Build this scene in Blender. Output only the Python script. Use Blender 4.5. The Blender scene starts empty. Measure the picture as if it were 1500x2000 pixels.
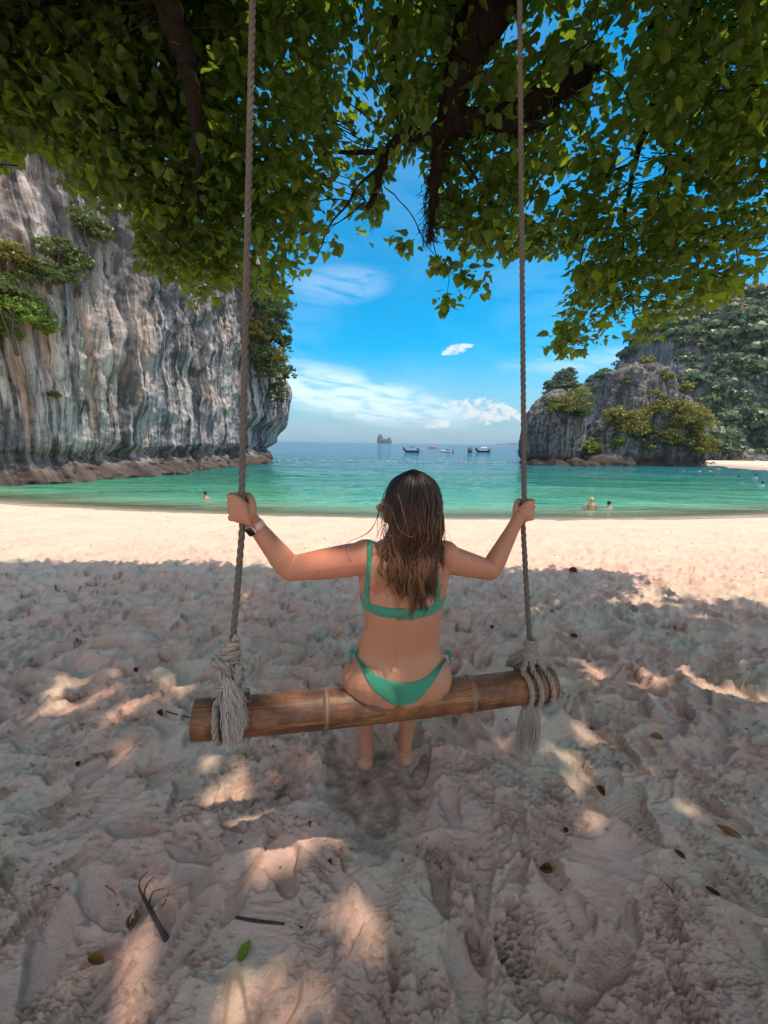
import bpy, math, random
import numpy as np
from mathutils import Vector, Matrix
from mathutils.bvhtree import BVHTree

# ---------------------------------------------------------------- camera, sky, sun, exposure
SC = bpy.context.scene
COL = SC.collection
R = math.radians
F = 750.0                                     # focal length in photo pixels (1500 x 2000)
CAM = np.array([0.0, 0.0, 1.5])
PITCH, ROLL = R(10.27), R(0.98)
fwd = Vector((0, math.cos(PITCH), -math.sin(PITCH)))
right0 = Vector((1, 0, 0)); up0 = right0.cross(fwd)
rgt = right0 * math.cos(ROLL) + up0 * math.sin(ROLL)
upv = up0 * math.cos(ROLL) - right0 * math.sin(ROLL)
cd = bpy.data.cameras.new('camera'); cam = bpy.data.objects.new('camera', cd); COL.objects.link(cam)
M3 = Matrix((rgt, upv, -fwd)).transposed()
cam.matrix_world = Matrix.Translation(Vector(CAM)) @ M3.to_4x4()
cd.sensor_fit = 'VERTICAL'; cd.sensor_height = 24.0; cd.sensor_width = 18.0
cd.lens = 24.0 * F / 2000.0
cd.clip_start = 0.05; cd.clip_end = 20000
SC.camera = cam

SUN_EL, SUN_AZ = R(72), R(108)                # azimuth clockwise from +Y: high sun, behind the camera to the right
sun_dir = Vector((math.sin(SUN_AZ) * math.cos(SUN_EL), math.cos(SUN_AZ) * math.cos(SUN_EL), math.sin(SUN_EL)))
sd = bpy.data.lights.new('sun', 'SUN'); sd.energy = 2.0; sd.angle = R(0.7); sd.color = (1.0, 0.86, 0.72)
so = bpy.data.objects.new('sun', sd); COL.objects.link(so)
so.rotation_euler = sun_dir.to_track_quat('Z', 'Y').to_euler()

W = bpy.data.worlds.new('World'); SC.world = W; W.use_nodes = True
wn, wl = W.node_tree.nodes, W.node_tree.links
wn.clear()
def N(nt, t, **kw):
    n = nt.nodes.new(t)
    for k, v in kw.items():
        setattr(n, k, v)
    return n
class G:
    """small helper for writing node trees as expressions"""
    def __init__(s, nt): s.nt = nt
    def put(s, inp, v):
        if isinstance(v, bpy.types.NodeSocket): s.nt.links.new(v, inp)
        elif v is not None: inp.default_value = v
    def m(s, op, a, b=None, c=None, clamp=False):
        n = N(s.nt, 'ShaderNodeMath', operation=op, use_clamp=clamp)
        s.put(n.inputs[0], a); s.put(n.inputs[1], b); s.put(n.inputs[2], c)
        return n.outputs[0]
    def mix(s, f, a, b, blend='MIX'):
        n = N(s.nt, 'ShaderNodeMix', data_type='RGBA', blend_type=blend)
        s.put(n.inputs[0], f)
        for i, v in ((6, a), (7, b)):
            if isinstance(v, (tuple, list)) and len(v) == 3: v = (*v, 1)
            s.put(n.inputs[i], v)
        return n.outputs[2]
    def ramp(s, f, stops, interp='LINEAR'):
        n = N(s.nt, 'ShaderNodeValToRGB'); e = n.color_ramp.elements; n.color_ramp.interpolation = interp
        while len(e) < len(stops): e.new(0.5)
        for i, (p, c) in enumerate(stops):
            e[i].position = p
            e[i].color = (c, c, c, 1) if not isinstance(c, (tuple, list)) else (*c, 1)
        s.put(n.inputs[0], f); return n.outputs[0]
    def noise(s, vec, scale, detail=4, rough=0.5, dist=0.0, out=0):
        n = N(s.nt, 'ShaderNodeTexNoise'); s.put(n.inputs['Vector'], vec)
        n.inputs['Scale'].default_value = scale; n.inputs['Detail'].default_value = detail
        n.inputs['Roughness'].default_value = rough; n.inputs['Distortion'].default_value = dist
        return n.outputs[out]
    def vmul(s, vec, v):
        n = N(s.nt, 'ShaderNodeVectorMath', operation='MULTIPLY'); s.put(n.inputs[0], vec); s.put(n.inputs[1], v); return n.outputs[0]
    def sep(s, vec):
        n = N(s.nt, 'ShaderNodeSeparateXYZ'); s.put(n.inputs[0], vec); return n.outputs
    def comb(s, x, y, z):
        n = N(s.nt, 'ShaderNodeCombineXYZ'); s.put(n.inputs[0], x); s.put(n.inputs[1], y); s.put(n.inputs[2], z); return n.outputs[0]
    def pos(s): return N(s.nt, 'ShaderNodeNewGeometry').outputs['Position']
    def objc(s): return N(s.nt, 'ShaderNodeTexCoord').outputs['Object']
    def attr(s, name, out='Color'): return N(s.nt, 'ShaderNodeAttribute', attribute_name=name).outputs[out]
    def bump(s, h, strength, dist, normal=None):
        n = N(s.nt, 'ShaderNodeBump'); s.put(n.inputs['Height'], h); n.inputs['Strength'].default_value = strength
        n.inputs['Distance'].default_value = dist; s.put(n.inputs['Normal'], normal); return n.outputs[0]
    def sstep(s, v, a, b):
        n = N(s.nt, 'ShaderNodeMapRange', interpolation_type='SMOOTHSTEP'); s.put(n.inputs[0], v)
        n.inputs[1].default_value = a; n.inputs[2].default_value = b; return n.outputs[0]

g = G(W.node_tree)
sky = N(W.node_tree, 'ShaderNodeTexSky', sky_type='NISHITA', sun_disc=False)
sky.sun_elevation = SUN_EL; sky.sun_rotation = SUN_AZ
sky.air_density = 1.0; sky.dust_density = 0.6; sky.ozone_density = 2.0
tc = N(W.node_tree, 'ShaderNodeTexCoord').outputs['Generated']
sx, sy, sz = g.sep(tc)[:3]
az = g.m('ARCTAN2', sx, sy); el = g.m('ARCSINE', sz)     # azimuth and elevation in radians
hs = N(W.node_tree, 'ShaderNodeHueSaturation'); hs.inputs['Hue'].default_value = 0.482; hs.inputs['Saturation'].default_value = 1.75
hs.inputs['Value'].default_value = 0.60
wl.new(sky.outputs[0], hs.inputs['Color'])
skyc = g.mix(g.m('MULTIPLY', g.sstep(el, 0.26, 0.0), 0.75), hs.outputs[0], (0.40, 1.22, 1.85))   # pale band above the sea
def blob(a0, e0, ra, re, tilt=0.0):
    da = g.m('SUBTRACT', az, a0); de = g.m('SUBTRACT', g.m('SUBTRACT', el, e0), g.m('MULTIPLY', da, tilt))
    q = g.m('ADD', g.m('POWER', g.m('ABSOLUTE', g.m('DIVIDE', da, ra)), 2.0), g.m('POWER', g.m('ABSOLUTE', g.m('DIVIDE', de, re)), 2.0))
    return g.sstep(q, 1.0, 0.05)
v2 = g.comb(g.m('MULTIPLY', az, 3.0), g.m('MULTIPLY', g.m('ADD', el, g.m('MULTIPLY', az, 0.12)), 14.0), 0.0)
cir = g.noise(v2, 2.6, 9, 0.62, 0.5)
veil = g.m('MAXIMUM', g.m('MULTIPLY', blob(-0.10, 0.115, 0.38, 0.075, -0.16), 1.0), g.m('MULTIPLY', blob(-0.12, 0.35, 0.16, 0.05, 0.1), 0.35))
veil = g.m('MAXIMUM', veil, g.m('MULTIPLY', blob(0.60, 0.18, 0.4, 0.035, 0.0), 0.5))
veil = g.m('MAXIMUM', veil, g.m('MULTIPLY', g.sstep(g.noise(tc, 2.6, 4, 0.55), 0.38, 0.60), g.m('ADD', 0.10, g.m('MULTIPLY', g.sstep(sy, 0.75, 0.40), 2.0))))  # denser cloud behind the camera, added to brighten and whiten the shade
veilf = g.m('MULTIPLY', veil, g.sstep(cir, 0.28, 0.60))
v3 = g.comb(g.m('MULTIPLY', az, 1.0), g.m('MULTIPLY', el, 1.5), 3.0)
cu = g.noise(v3, 34, 8, 0.6, 0.3)
cum = blob(0.245, 0.080, 0.16, 0.042, -0.08)
cum = g.m('MAXIMUM', cum, blob(0.125, 0.048, 0.05, 0.020, 0.0))
cum = g.m('MAXIMUM', cum, g.m('MULTIPLY', blob(0.172, 0.222, 0.055, 0.017, 0.15), 1.0))
cum = g.m('MAXIMUM', cum, g.m('MULTIPLY', blob(1.2, 0.10, 0.5, 0.05, 0.0), 0.8))
cum = g.m('MAXIMUM', cum, g.m('MULTIPLY', blob(-1.3, 0.12, 0.5, 0.05, 0.0), 0.8))
cumf = g.sstep(g.m('ADD', cu, g.m('MULTIPLY', cum, 0.32)), 0.70, 0.86)
skyc = g.mix(g.m('MINIMUM', g.m('MULTIPLY', veilf, 0.40), 0.8), skyc, (5.3, 5.1, 4.9))
skyc = g.mix(g.m('MULTIPLY', cumf, 0.85), skyc, (2.9, 2.92, 2.95))
bg = N(W.node_tree, 'ShaderNodeBackground'); wl.new(skyc, bg.inputs[0]); bg.inputs[1].default_value = 0.15
wo = N(W.node_tree, 'ShaderNodeOutputWorld'); wl.new(bg.outputs[0], wo.inputs[0])

SC.view_settings.view_transform = 'Standard'; SC.view_settings.look = 'None'
SC.view_settings.exposure = 1.18; SC.view_settings.gamma = 1.0; SC.view_settings.use_curve_mapping = False
SC.render.engine = 'CYCLES'
SC.cycles.use_denoising = True
SC.cycles.max_bounces = 8; SC.cycles.diffuse_bounces = 4; SC.cycles.transparent_max_bounces = 12
SC.cycles.glossy_bounces = 3; SC.cycles.transmission_bounces = 6; SC.cycles.volume_bounces = 0

# ---------------------------------------------------------------- helpers
NPR, NPU, NPF = np.array(rgt), np.array(upv), np.array(fwd)
def ray(px, py):
    return NPF + NPR * ((px - 750) / F) + NPU * ((1000 - py) / F)
def at(px, py, Y):                             # point of the place seen at a photo pixel, on the plane y = Y
    d = ray(px, py); return CAM + d * (Y / d[1])
def onz(px, py, z):                            # ... on the level z
    d = ray(px, py); return CAM + d * ((z - CAM[2]) / d[2])
def depth(p): return float(np.dot(np.array(p) - CAM, NPF))
def proj(p):
    v = np.atleast_2d(p) - CAM; d = v @ NPF
    return 750 + (v @ NPR) / d * F, 1000 - (v @ NPU) / d * F, d

_rng = np.random.RandomState(7)
_perm = np.tile(_rng.permutation(256), 3).astype(np.int32)
_g2 = np.stack([np.cos(np.arange(256) / 256 * 2 * np.pi * 17), np.sin(np.arange(256) / 256 * 2 * np.pi * 17)], 1)
_g3 = _rng.normal(size=(256, 3)); _g3 /= np.linalg.norm(_g3, axis=1)[:, None]
def pn2(x, y, s=0):
    x = np.asarray(x, float) + s * 37.17; y = np.asarray(y, float) + s * 11.31
    xi = np.floor(x).astype(np.int64); yi = np.floor(y).astype(np.int64); xf = x - xi; yf = y - yi
    u = xf * xf * xf * (xf * (xf * 6 - 15) + 10); v = yf * yf * yf * (yf * (yf * 6 - 15) + 10)
    def gr(i, j, fx, fy):
        h = _perm[(_perm[i & 255] + j) & 255] & 255
        q = _g2[h]; return q[..., 0] * fx + q[..., 1] * fy
    a = gr(xi, yi, xf, yf); b = gr(xi + 1, yi, xf - 1, yf); c = gr(xi, yi + 1, xf, yf - 1); d = gr(xi + 1, yi + 1, xf - 1, yf - 1)
    return ((a + u * (b - a)) * (1 - v) + (c + u * (d - c)) * v) * 1.5
def pn3(x, y, z, s=0):
    x = np.asarray(x, float) + s * 37.17; y = np.asarray(y, float) + s * 11.31; z = np.asarray(z, float) + s * 5.7
    xi = np.floor(x).astype(np.int64); yi = np.floor(y).astype(np.int64); zi = np.floor(z).astype(np.int64)
    xf, yf, zf = x - xi, y - yi, z - zi
    u = xf * xf * (3 - 2 * xf); v = yf * yf * (3 - 2 * yf); w = zf * zf * (3 - 2 * zf)
    def gr(i, j, k):
        h = _perm[(_perm[(_perm[(xi + i) & 255] + yi + j) & 255] + zi + k) & 255]
        q = _g3[h]; return q[..., 0] * (xf - i) + q[..., 1] * (yf - j) + q[..., 2] * (zf - k)
    def l(a, b, t): return a + (b - a) * t
    return l(l(l(gr(0, 0, 0), gr(1, 0, 0), u), l(gr(0, 1, 0), gr(1, 1, 0), u), v),
             l(l(gr(0, 0, 1), gr(1, 0, 1), u), l(gr(0, 1, 1), gr(1, 1, 1), u), v), w) * 1.6
def fbm2(x, y, o=4, s=0, g_=0.5):
    t = 0; a = 1.0
    for i in range(o): t = t + a * pn2(x * 2 ** i, y * 2 ** i, s + i); a *= g_
    return t
def fbm3(x, y, z, o=4, s=0, g_=0.5):
    t = 0; a = 1.0
    for i in range(o): t = t + a * pn3(x * 2 ** i, y * 2 ** i, z * 2 ** i, s + i); a *= g_
    return t
def rid3(x, y, z, o=4, s=0):
    t = 0; a = 1.0
    for i in range(o): t = t + a * (1 - 2 * np.abs(pn3(x * 2 ** i, y * 2 ** i, z * 2 ** i, s + i))); a *= 0.5
    return t / 2
def smooth(x, a, b):
    t = np.clip((np.asarray(x, float) - a) / (b - a), 0, 1); return t * t * (3 - 2 * t)

def newmesh(name, V, Fq, mat=None, sm=True, attrs=None, uv=None):
    """mesh datablock from numpy verts and faces (array n x 3 or n x 4, or a list of such arrays)"""
    me = bpy.data.meshes.new(name)
    V = np.asarray(V, np.float32)
    fl = Fq if isinstance(Fq, list) else [Fq]
    fl = [np.asarray(f, np.int32) for f in fl if len(f)]
    loops = np.concatenate([f.ravel() for f in fl]); tot = np.concatenate([np.full(len(f), f.shape[1], np.int32) for f in fl])
    start = np.concatenate([[0], np.cumsum(tot)[:-1]]).astype(np.int32)
    me.vertices.add(len(V)); me.vertices.foreach_set('co', V.ravel())
    me.loops.add(len(loops)); me.loops.foreach_set('vertex_index', loops)
    me.polygons.add(len(tot)); me.polygons.foreach_set('loop_start', start); me.polygons.foreach_set('loop_total', tot)
    me.update(calc_edges=True)
    me.polygons.foreach_set('use_smooth', np.full(len(tot), bool(sm)))
    if uv is not None:
        l = me.uv_layers.new(name='UVMap'); l.data.foreach_set('uv', np.asarray(uv, np.float32)[loops].ravel())
    if attrs:
        for k, a in attrs.items():
            a = np.asarray(a, np.float32)
            if a.ndim == 1:
                t = me.attributes.new(k, 'FLOAT', 'POINT'); t.data.foreach_set('value', a)
            else:
                t = me.attributes.new(k, 'FLOAT_COLOR', 'POINT'); t.data.foreach_set('color', np.concatenate([a, np.ones((len(a), 1), np.float32)], 1).ravel())
    if mat is not None: me.materials.append(mat)
    return me
def link(name, me, parent=None, loc=None, label=None, cat=None, group=None, kind=None):
    o = bpy.data.objects.new(name, me); COL.objects.link(o)
    if loc is not None: o.location = loc
    if parent is not None: o.parent = parent
    tag(o, label, cat, group, kind); return o
def tag(o, label=None, cat=None, group=None, kind=None):
    for k, v in (('label', label), ('category', cat), ('group', group), ('kind', kind)):
        if v: o[k] = v
    return o
def empty(name, loc, label, cat, group=None):
    return link(name, None, None, loc, label, cat, group)
class MB:
    def __init__(s): s.v = []; s.f3 = []; s.f4 = []; s.n = 0; s.a = []
    def add(s, V, Fc, a=None):
        V = np.asarray(V, float); Fc = np.asarray(Fc, int)
        if len(V) == 0: return s
        (s.f3 if Fc.shape[1] == 3 else s.f4).append(Fc + s.n)
        s.v.append(V); s.n += len(V)
        if a is not None: s.a.append(np.broadcast_to(np.asarray(a, float), (len(V),)) if np.ndim(a) < 2 else np.asarray(a))
        return s
    def arr(s):
        fs = []
        if s.f4: fs.append(np.concatenate(s.f4))
        if s.f3: fs.append(np.concatenate(s.f3))
        return np.concatenate(s.v), fs
    def mesh(s, name, mat=None, sm=True, off=None, aname='tone'):
        V, fs = s.arr()
        if off is not None: V = V - np.asarray(off)
        return newmesh(name, V, fs, mat, sm, {aname: np.concatenate(s.a)} if s.a else None)
def gridf(nr, nc, wrap=False):
    r = np.arange(nr - 1)[:, None]; c = np.arange(nc if wrap else nc - 1)[None, :]
    a = r * nc + c; b = r * nc + (c + 1) % nc; d = (r + 1) * nc + (c + 1) % nc; e = (r + 1) * nc + c
    return np.stack([a, b, d, e], -1).reshape(-1, 4)
def frames(P):
    P = np.asarray(P, float); T = np.gradient(P, axis=0); T /= np.linalg.norm(T, axis=1)[:, None] + 1e-12
    ref = np.array([0, 0, 1.0]) if abs(T[0][2]) < 0.8 else np.array([0, 1.0, 0])
    A = np.zeros_like(P); a = np.cross(T[0], ref); a /= np.linalg.norm(a)
    for i in range(len(P)):
        a = a - T[i] * np.dot(a, T[i]); a /= np.linalg.norm(a) + 1e-12; A[i] = a
    return T, A, np.cross(T, A)
def tube(P, rad, sides=8, caps=True, flat=1.0):
    P = np.asarray(P, float); n = len(P); rad = np.broadcast_to(np.asarray(rad, float), (n,))
    T, A, B = frames(P); th = np.arange(sides) / sides * 2 * np.pi
    V = P[:, None, :] + rad[:, None, None] * (np.cos(th)[None, :, None] * A[:, None, :] + flat * np.sin(th)[None, :, None] * B[:, None, :])
    V = V.reshape(-1, 3); Fq = gridf(n, sides, True)
    if caps:
        V = np.vstack([V, P[0] - T[0] * rad[0] * 0.3, P[-1] + T[-1] * rad[-1] * 0.3])
        k = len(V); c0 = [(k - 2, (i + 1) % sides, i, i) for i in range(sides)]; b0 = (n - 1) * sides
        c1 = [(k - 1, b0 + i, b0 + (i + 1) % sides, b0 + (i + 1) % sides) for i in range(sides)]
        # degenerate quads avoided: give triangles separately
        return V, Fq, np.array([x[:3] for x in c0] + [x[:3] for x in c1])
    return V, Fq, None
def addtube(mb, P, rad, sides=8, caps=True, flat=1.0, a=None):
    V, Fq, Ft = tube(P, rad, sides, caps, flat)
    n0 = mb.n; av = None
    if a is not None:
        a = np.asarray(a, float)
        av = np.repeat(a, sides) if a.ndim else np.full(len(V), float(a))
        if a.ndim and caps: av = np.concatenate([av, [a[0], a[-1]]])
    mb.add(V, Fq, av)
    if Ft is not None: mb.f3.append(Ft + n0)
    return mb
def catmull(P, n):
    P = np.asarray(P, float); Q = np.vstack([2 * P[0] - P[1], P, 2 * P[-1] - P[-2]]); m = len(P) - 1
    t = np.linspace(0, m - 1e-9, n); i = np.floor(t).astype(int); u = (t - i)[:, None]
    p0, p1, p2, p3 = Q[i], Q[i + 1], Q[i + 2], Q[i + 3]
    return 0.5 * (2 * p1 + (p2 - p0) * u + (2 * p0 - 5 * p1 + 4 * p2 - p3) * u ** 2 + (3 * p1 - p0 - 3 * p2 + p3) * u ** 3)
def loft(rings, sides=24, n=None):
    """rings: (centre, axis vector a, axis vector b[, power]) -> closed surface"""
    C = np.array([r[0] for r in rings], float); A = np.array([r[1] for r in rings], float); B = np.array([r[2] for r in rings], float)
    if n:
        C, A, B = catmull(C, n), catmull(A, n), catmull(B, n)
    th = np.arange(sides) / sides * 2 * np.pi; c = np.cos(th); s_ = np.sin(th)
    V = C[:, None] + c[None, :, None] * A[:, None] + s_[None, :, None] * B[:, None]
    m = len(C); V = np.vstack([V.reshape(-1, 3), C[0], C[-1]]); k = len(V)
    t = [(k - 2, (i + 1) % sides, i) for i in range(sides)] + [(k - 1, (m - 1) * sides + i, (m - 1) * sides + (i + 1) % sides) for i in range(sides)]
    return V, gridf(m, sides, True), np.array(t)
def addloft(mb, rings, sides=24, n=None, a=None):
    V, Fq, Ft = loft(rings, sides, n); n0 = mb.n; mb.add(V, Fq, a); mb.f3.append(Ft + n0); return mb
def ellip(mb, c, r, rot=None, nu=18, nv=12, a=None):
    u = np.arange(nu) / nu * 2 * np.pi; v = np.linspace(0.12, np.pi - 0.12, nv)
    P = np.stack([np.outer(np.sin(v), np.cos(u)), np.outer(np.sin(v), np.sin(u)), np.outer(np.cos(v), np.ones(nu))], -1).reshape(-1, 3)
    P = np.vstack([P, [0, 0, 1], [0, 0, -1]]) * np.asarray(r, float)
    if rot is not None: P = P @ np.asarray(rot).T
    P = P + np.asarray(c, float); k = len(P)
    Fq = gridf(nv, nu, True)[:, ::-1]
    t = [(k - 2, i, (i + 1) % nu) for i in range(nu)] + [(k - 1, (nv - 1) * nu + (i + 1) % nu, (nv - 1) * nu + i) for i in range(nu)]
    n0 = mb.n; mb.add(P, Fq, a); mb.f3.append(np.array(t) + n0); return mb
def box(mb, c, h, rot=None, a=None):
    P = np.array([[x, y, z] for x in (-1, 1) for y in (-1, 1) for z in (-1, 1)], float) * np.asarray(h, float)
    if rot is not None: P = P @ np.asarray(rot).T
    return mb.add(P + np.asarray(c, float), [(0, 1, 3, 2), (4, 6, 7, 5), (0, 4, 5, 1), (2, 3, 7, 6), (0, 2, 6, 4), (1, 5, 7, 3)], a)
def remesh(name, mb, voxel, smooth_it=6, mat=None, off=None, fac=0.5):
    V, fs = mb.arr(); me = newmesh(name + '_src', V, fs)
    o = bpy.data.objects.new('tmp', me); COL.objects.link(o)
    m = o.modifiers.new('r', 'REMESH'); m.mode = 'VOXEL'; m.voxel_size = voxel; m.use_smooth_shade = True
    if smooth_it:
        k = o.modifiers.new('s', 'SMOOTH'); k.factor = fac; k.iterations = smooth_it
    dg = bpy.context.evaluated_depsgraph_get(); dg.update()
    r = bpy.data.meshes.new_from_object(o.evaluated_get(dg))
    bpy.data.objects.remove(o); bpy.data.meshes.remove(me)
    r.name = name; r.materials.clear()
    if mat: r.materials.append(mat)
    if off is not None:
        c = np.empty(len(r.vertices) * 3, np.float32); r.vertices.foreach_get('co', c)
        c = c.reshape(-1, 3) - np.asarray(off, np.float32); r.vertices.foreach_set('co', c.ravel()); r.update()
    return r

# ---------------------------------------------------------------- materials
def material(name, build):
    m = bpy.data.materials.new(name); m.use_nodes = True; nt = m.node_tree; nt.nodes.clear(); q = G(nt)
    out = N(nt, 'ShaderNodeOutputMaterial'); s = build(q, nt)
    nt.links.new(s, out.inputs[0]); return m
def pbsdf(q, nt, color, rough=0.7, normal=None, spec=0.5, **kw):
    p = N(nt, 'ShaderNodeBsdfPrincipled')
    if isinstance(color, (tuple, list)) and len(color) == 3: color = (*color, 1)
    q.put(p.inputs['Base Color'], color); q.put(p.inputs['Roughness'], rough); p.inputs['Specular IOR Level'].default_value = spec
    if normal is not None: q.put(p.inputs['Normal'], normal)
    for k, v in kw.items(): q.put(p.inputs[k.replace('_', ' ')], v)
    return p.outputs[0]
def simple(name, col, rough=0.6, var=0.25, scale=8, bump=0.0, bdist=0.005, spec=0.4, **kw):
    def b(q, nt):
        c = q.objc(); n = q.noise(c, scale, 5, 0.6)
        cc = q.mix(n, tuple(x * (1 - var) for x in col), tuple(min(1, x * (1 + var)) for x in col))
        nb = q.bump(q.noise(c, scale * 4, 4, 0.6), bump, bdist) if bump else None
        return pbsdf(q, nt, cc, rough, nb, spec, **kw)
    return material(name, b)
def leafmat(name, a, b_, trans, wt=0.4, rough=0.45, scale=3.0):
    """front reflects, light from behind glows through; colour varies leaf to leaf by attribute tone and by place"""
    def bd(q, nt):
        t = q.attr('tone', 'Fac'); n = q.noise(q.pos(), scale, 3, 0.5)
        f = q.m('ADD', q.m('MULTIPLY', t, 0.65), q.m('MULTIPLY', n, 0.45), clamp=True)
        c = q.mix(f, a, b_)
        s = pbsdf(q, nt, c, rough, None, 0.35)
        tr = N(nt, 'ShaderNodeBsdfTranslucent'); q.put(tr.inputs[0], q.mix(f, tuple(x * 0.75 for x in trans), trans))
        mx = N(nt, 'ShaderNodeMixShader'); mx.inputs[0].default_value = wt
        nt.links.new(s, mx.inputs[1]); nt.links.new(tr.outputs[0], mx.inputs[2]); return mx.outputs[0]
    return material(name, bd)
# ---------------------------------------------------------------- beach and sea
SEA = -1.5
def shore(x): return 14.7 + 0.007 * np.clip(x, -40, 25) ** 2
def ground(x, y):
    D = shore(x) - y
    return np.where(D > 0, SEA + 1.52 * np.tanh(D / 6.5), SEA + np.maximum(D * 0.13, -3.2))

def b_sand(q, nt):
    p = q.pos(); x, y, z = q.sep(p)[:3]
    n1 = q.noise(p, 1.4, 6, 0.65); n2 = q.noise(p, 60, 5, 0.65); n3 = q.noise(p, 900, 2, 0.6); n4 = q.noise(p, 9, 4, 0.6)
    c = q.mix(q.sstep(n1, 0.42, 0.60), (0.84, 0.54, 0.41), (0.74, 0.60, 0.44))
    c = q.mix(q.m('MULTIPLY', q.sstep(n4, 0.4, 0.75), 0.5), c, (0.78, 0.44, 0.32))
    c = q.mix(q.m('MULTIPLY', q.sstep(n2, 0.55, 0.8), 0.35), c, (0.52, 0.33, 0.24))
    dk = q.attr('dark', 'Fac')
    c = q.mix(q.m('MULTIPLY', dk, 0.72), c, q.mix(q.sstep(n4, 0.4, 0.6), (0.34, 0.19, 0.14), (0.24, 0.15, 0.11)))                        # damp churned sand, and shade painted into dents and under the swing
    c = q.mix(q.m('MULTIPLY', q.sstep(n3, 0.62, 0.75), 0.35), c, (0.25, 0.2, 0.16))
    wet = q.sstep(q.m('ADD', z, q.m('MULTIPLY', n1, 0.1)), SEA + 0.40, SEA + 0.16)
    c = q.mix(q.m('MULTIPLY', wet, 0.85), c, (0.46, 0.33, 0.26))
    gr = q.noise(p, 150, 4, 0.9); c = q.mix(q.m('MULTIPLY', q.sstep(gr, 0.50, 0.30), 0.40), c, (0.36, 0.22, 0.16)); c = q.mix(q.m('MULTIPLY', q.sstep(gr, 0.58, 0.72), 0.35), c, (0.88, 0.68, 0.54))
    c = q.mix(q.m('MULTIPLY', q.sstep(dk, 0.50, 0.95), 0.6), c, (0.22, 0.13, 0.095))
    rg = q.m('SUBTRACT', 0.95, q.m('MULTIPLY', wet, 0.5))
    nb = q.bump(n3, 0.8, 0.0014, q.bump(q.noise(p, 90, 6, 0.8), 1.0, 0.010))
    return pbsdf(q, nt, c, rg, nb, 0.12)
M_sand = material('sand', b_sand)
def b_water(q, nt):
    p = q.pos(); x, y, z = q.sep(p)[:3]
    xc = q.m('MINIMUM', q.m('MAXIMUM', x, -40.0), 25.0)
    D = q.m('SUBTRACT', q.m('SUBTRACT', y, 14.7), q.m('MULTIPLY', q.m('MULTIPLY', xc, xc), 0.007))
    n0 = q.noise(q.vmul(p, (0.06, 0.14, 0.0)), 1.0, 4, 0.6, 0.6)
    Dn = q.m('ADD', D, q.m('MULTIPLY', q.m('SUBTRACT', n0, 0.5), q.m('MULTIPLY', D, 0.9)))
    t = q.m('DIVIDE', q.m('LOGARITHM', q.m('MAXIMUM', q.m('ADD', Dn, 1.0), 1.0), 2.718), 7.0)   # log distance 0..~1
    c = q.ramp(t, [(0.0, (0.50, 0.46, 0.32)), (0.16, (0.27, 0.42, 0.26)), (0.24, (0.085, 0.32, 0.19)), (0.40, (0.020, 0.17, 0.115)), (0.56, (0.002, 0.11, 0.16)), (0.72, (0.001, 0.08, 0.17)), (1.0, (0.001, 0.055, 0.14))])
    w1 = q.noise(q.vmul(p, (0.55, 1.3, 0.0)), 1.0, 4, 0.6, 0.8)
    w2 = q.noise(q.vmul(p, (2.0, 5.0, 0.0)), 1.0, 3, 0.6, 0.5)
    w3 = q.noise(q.vmul(p, (0.06, 0.2, 0.0)), 1.0, 3, 0.6, 0.5)
    h = q.m('ADD', q.m('ADD', q.m('MULTIPLY', w1, 0.25), q.m('MULTIPLY', w2, 0.16)), q.m('MULTIPLY', w3, 2.6))
    nb = q.bump(h, 1.0, 1.0)
    foam = q.m('MULTIPLY', q.sstep(q.m('ABSOLUTE', q.m('SUBTRACT', q.m('ADD', D, q.m('MULTIPLY', n0, 0.9)), 0.85)), 0.28, 0.0), q.sstep(q.noise(p, 2.2, 5, 0.7), 0.35, 0.6))
    c = q.mix(q.m('MULTIPLY', foam, 0.9), c, (0.8, 0.8, 0.75))
    s = pbsdf(q, nt, c, 0.09, nb, 0.5, IOR=1.33)
    tr = N(nt, 'ShaderNodeBsdfTransparent'); tr.inputs[0].default_value = (0.92, 0.97, 0.93, 1)
    mx = N(nt, 'ShaderNodeMixShader'); nt.links.new(tr.outputs[0], mx.inputs[1]); nt.links.new(s, mx.inputs[2])
    a = q.m('MAXIMUM', q.sstep(D, -0.4, 4.5), q.m('MULTIPLY', foam, 0.6)); q.put(mx.inputs[0], q.m('ADD', q.m('MULTIPLY', a, 0.88), 0.12))
    return mx.outputs[0]
M_water = material('sea_water', b_water)

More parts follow.
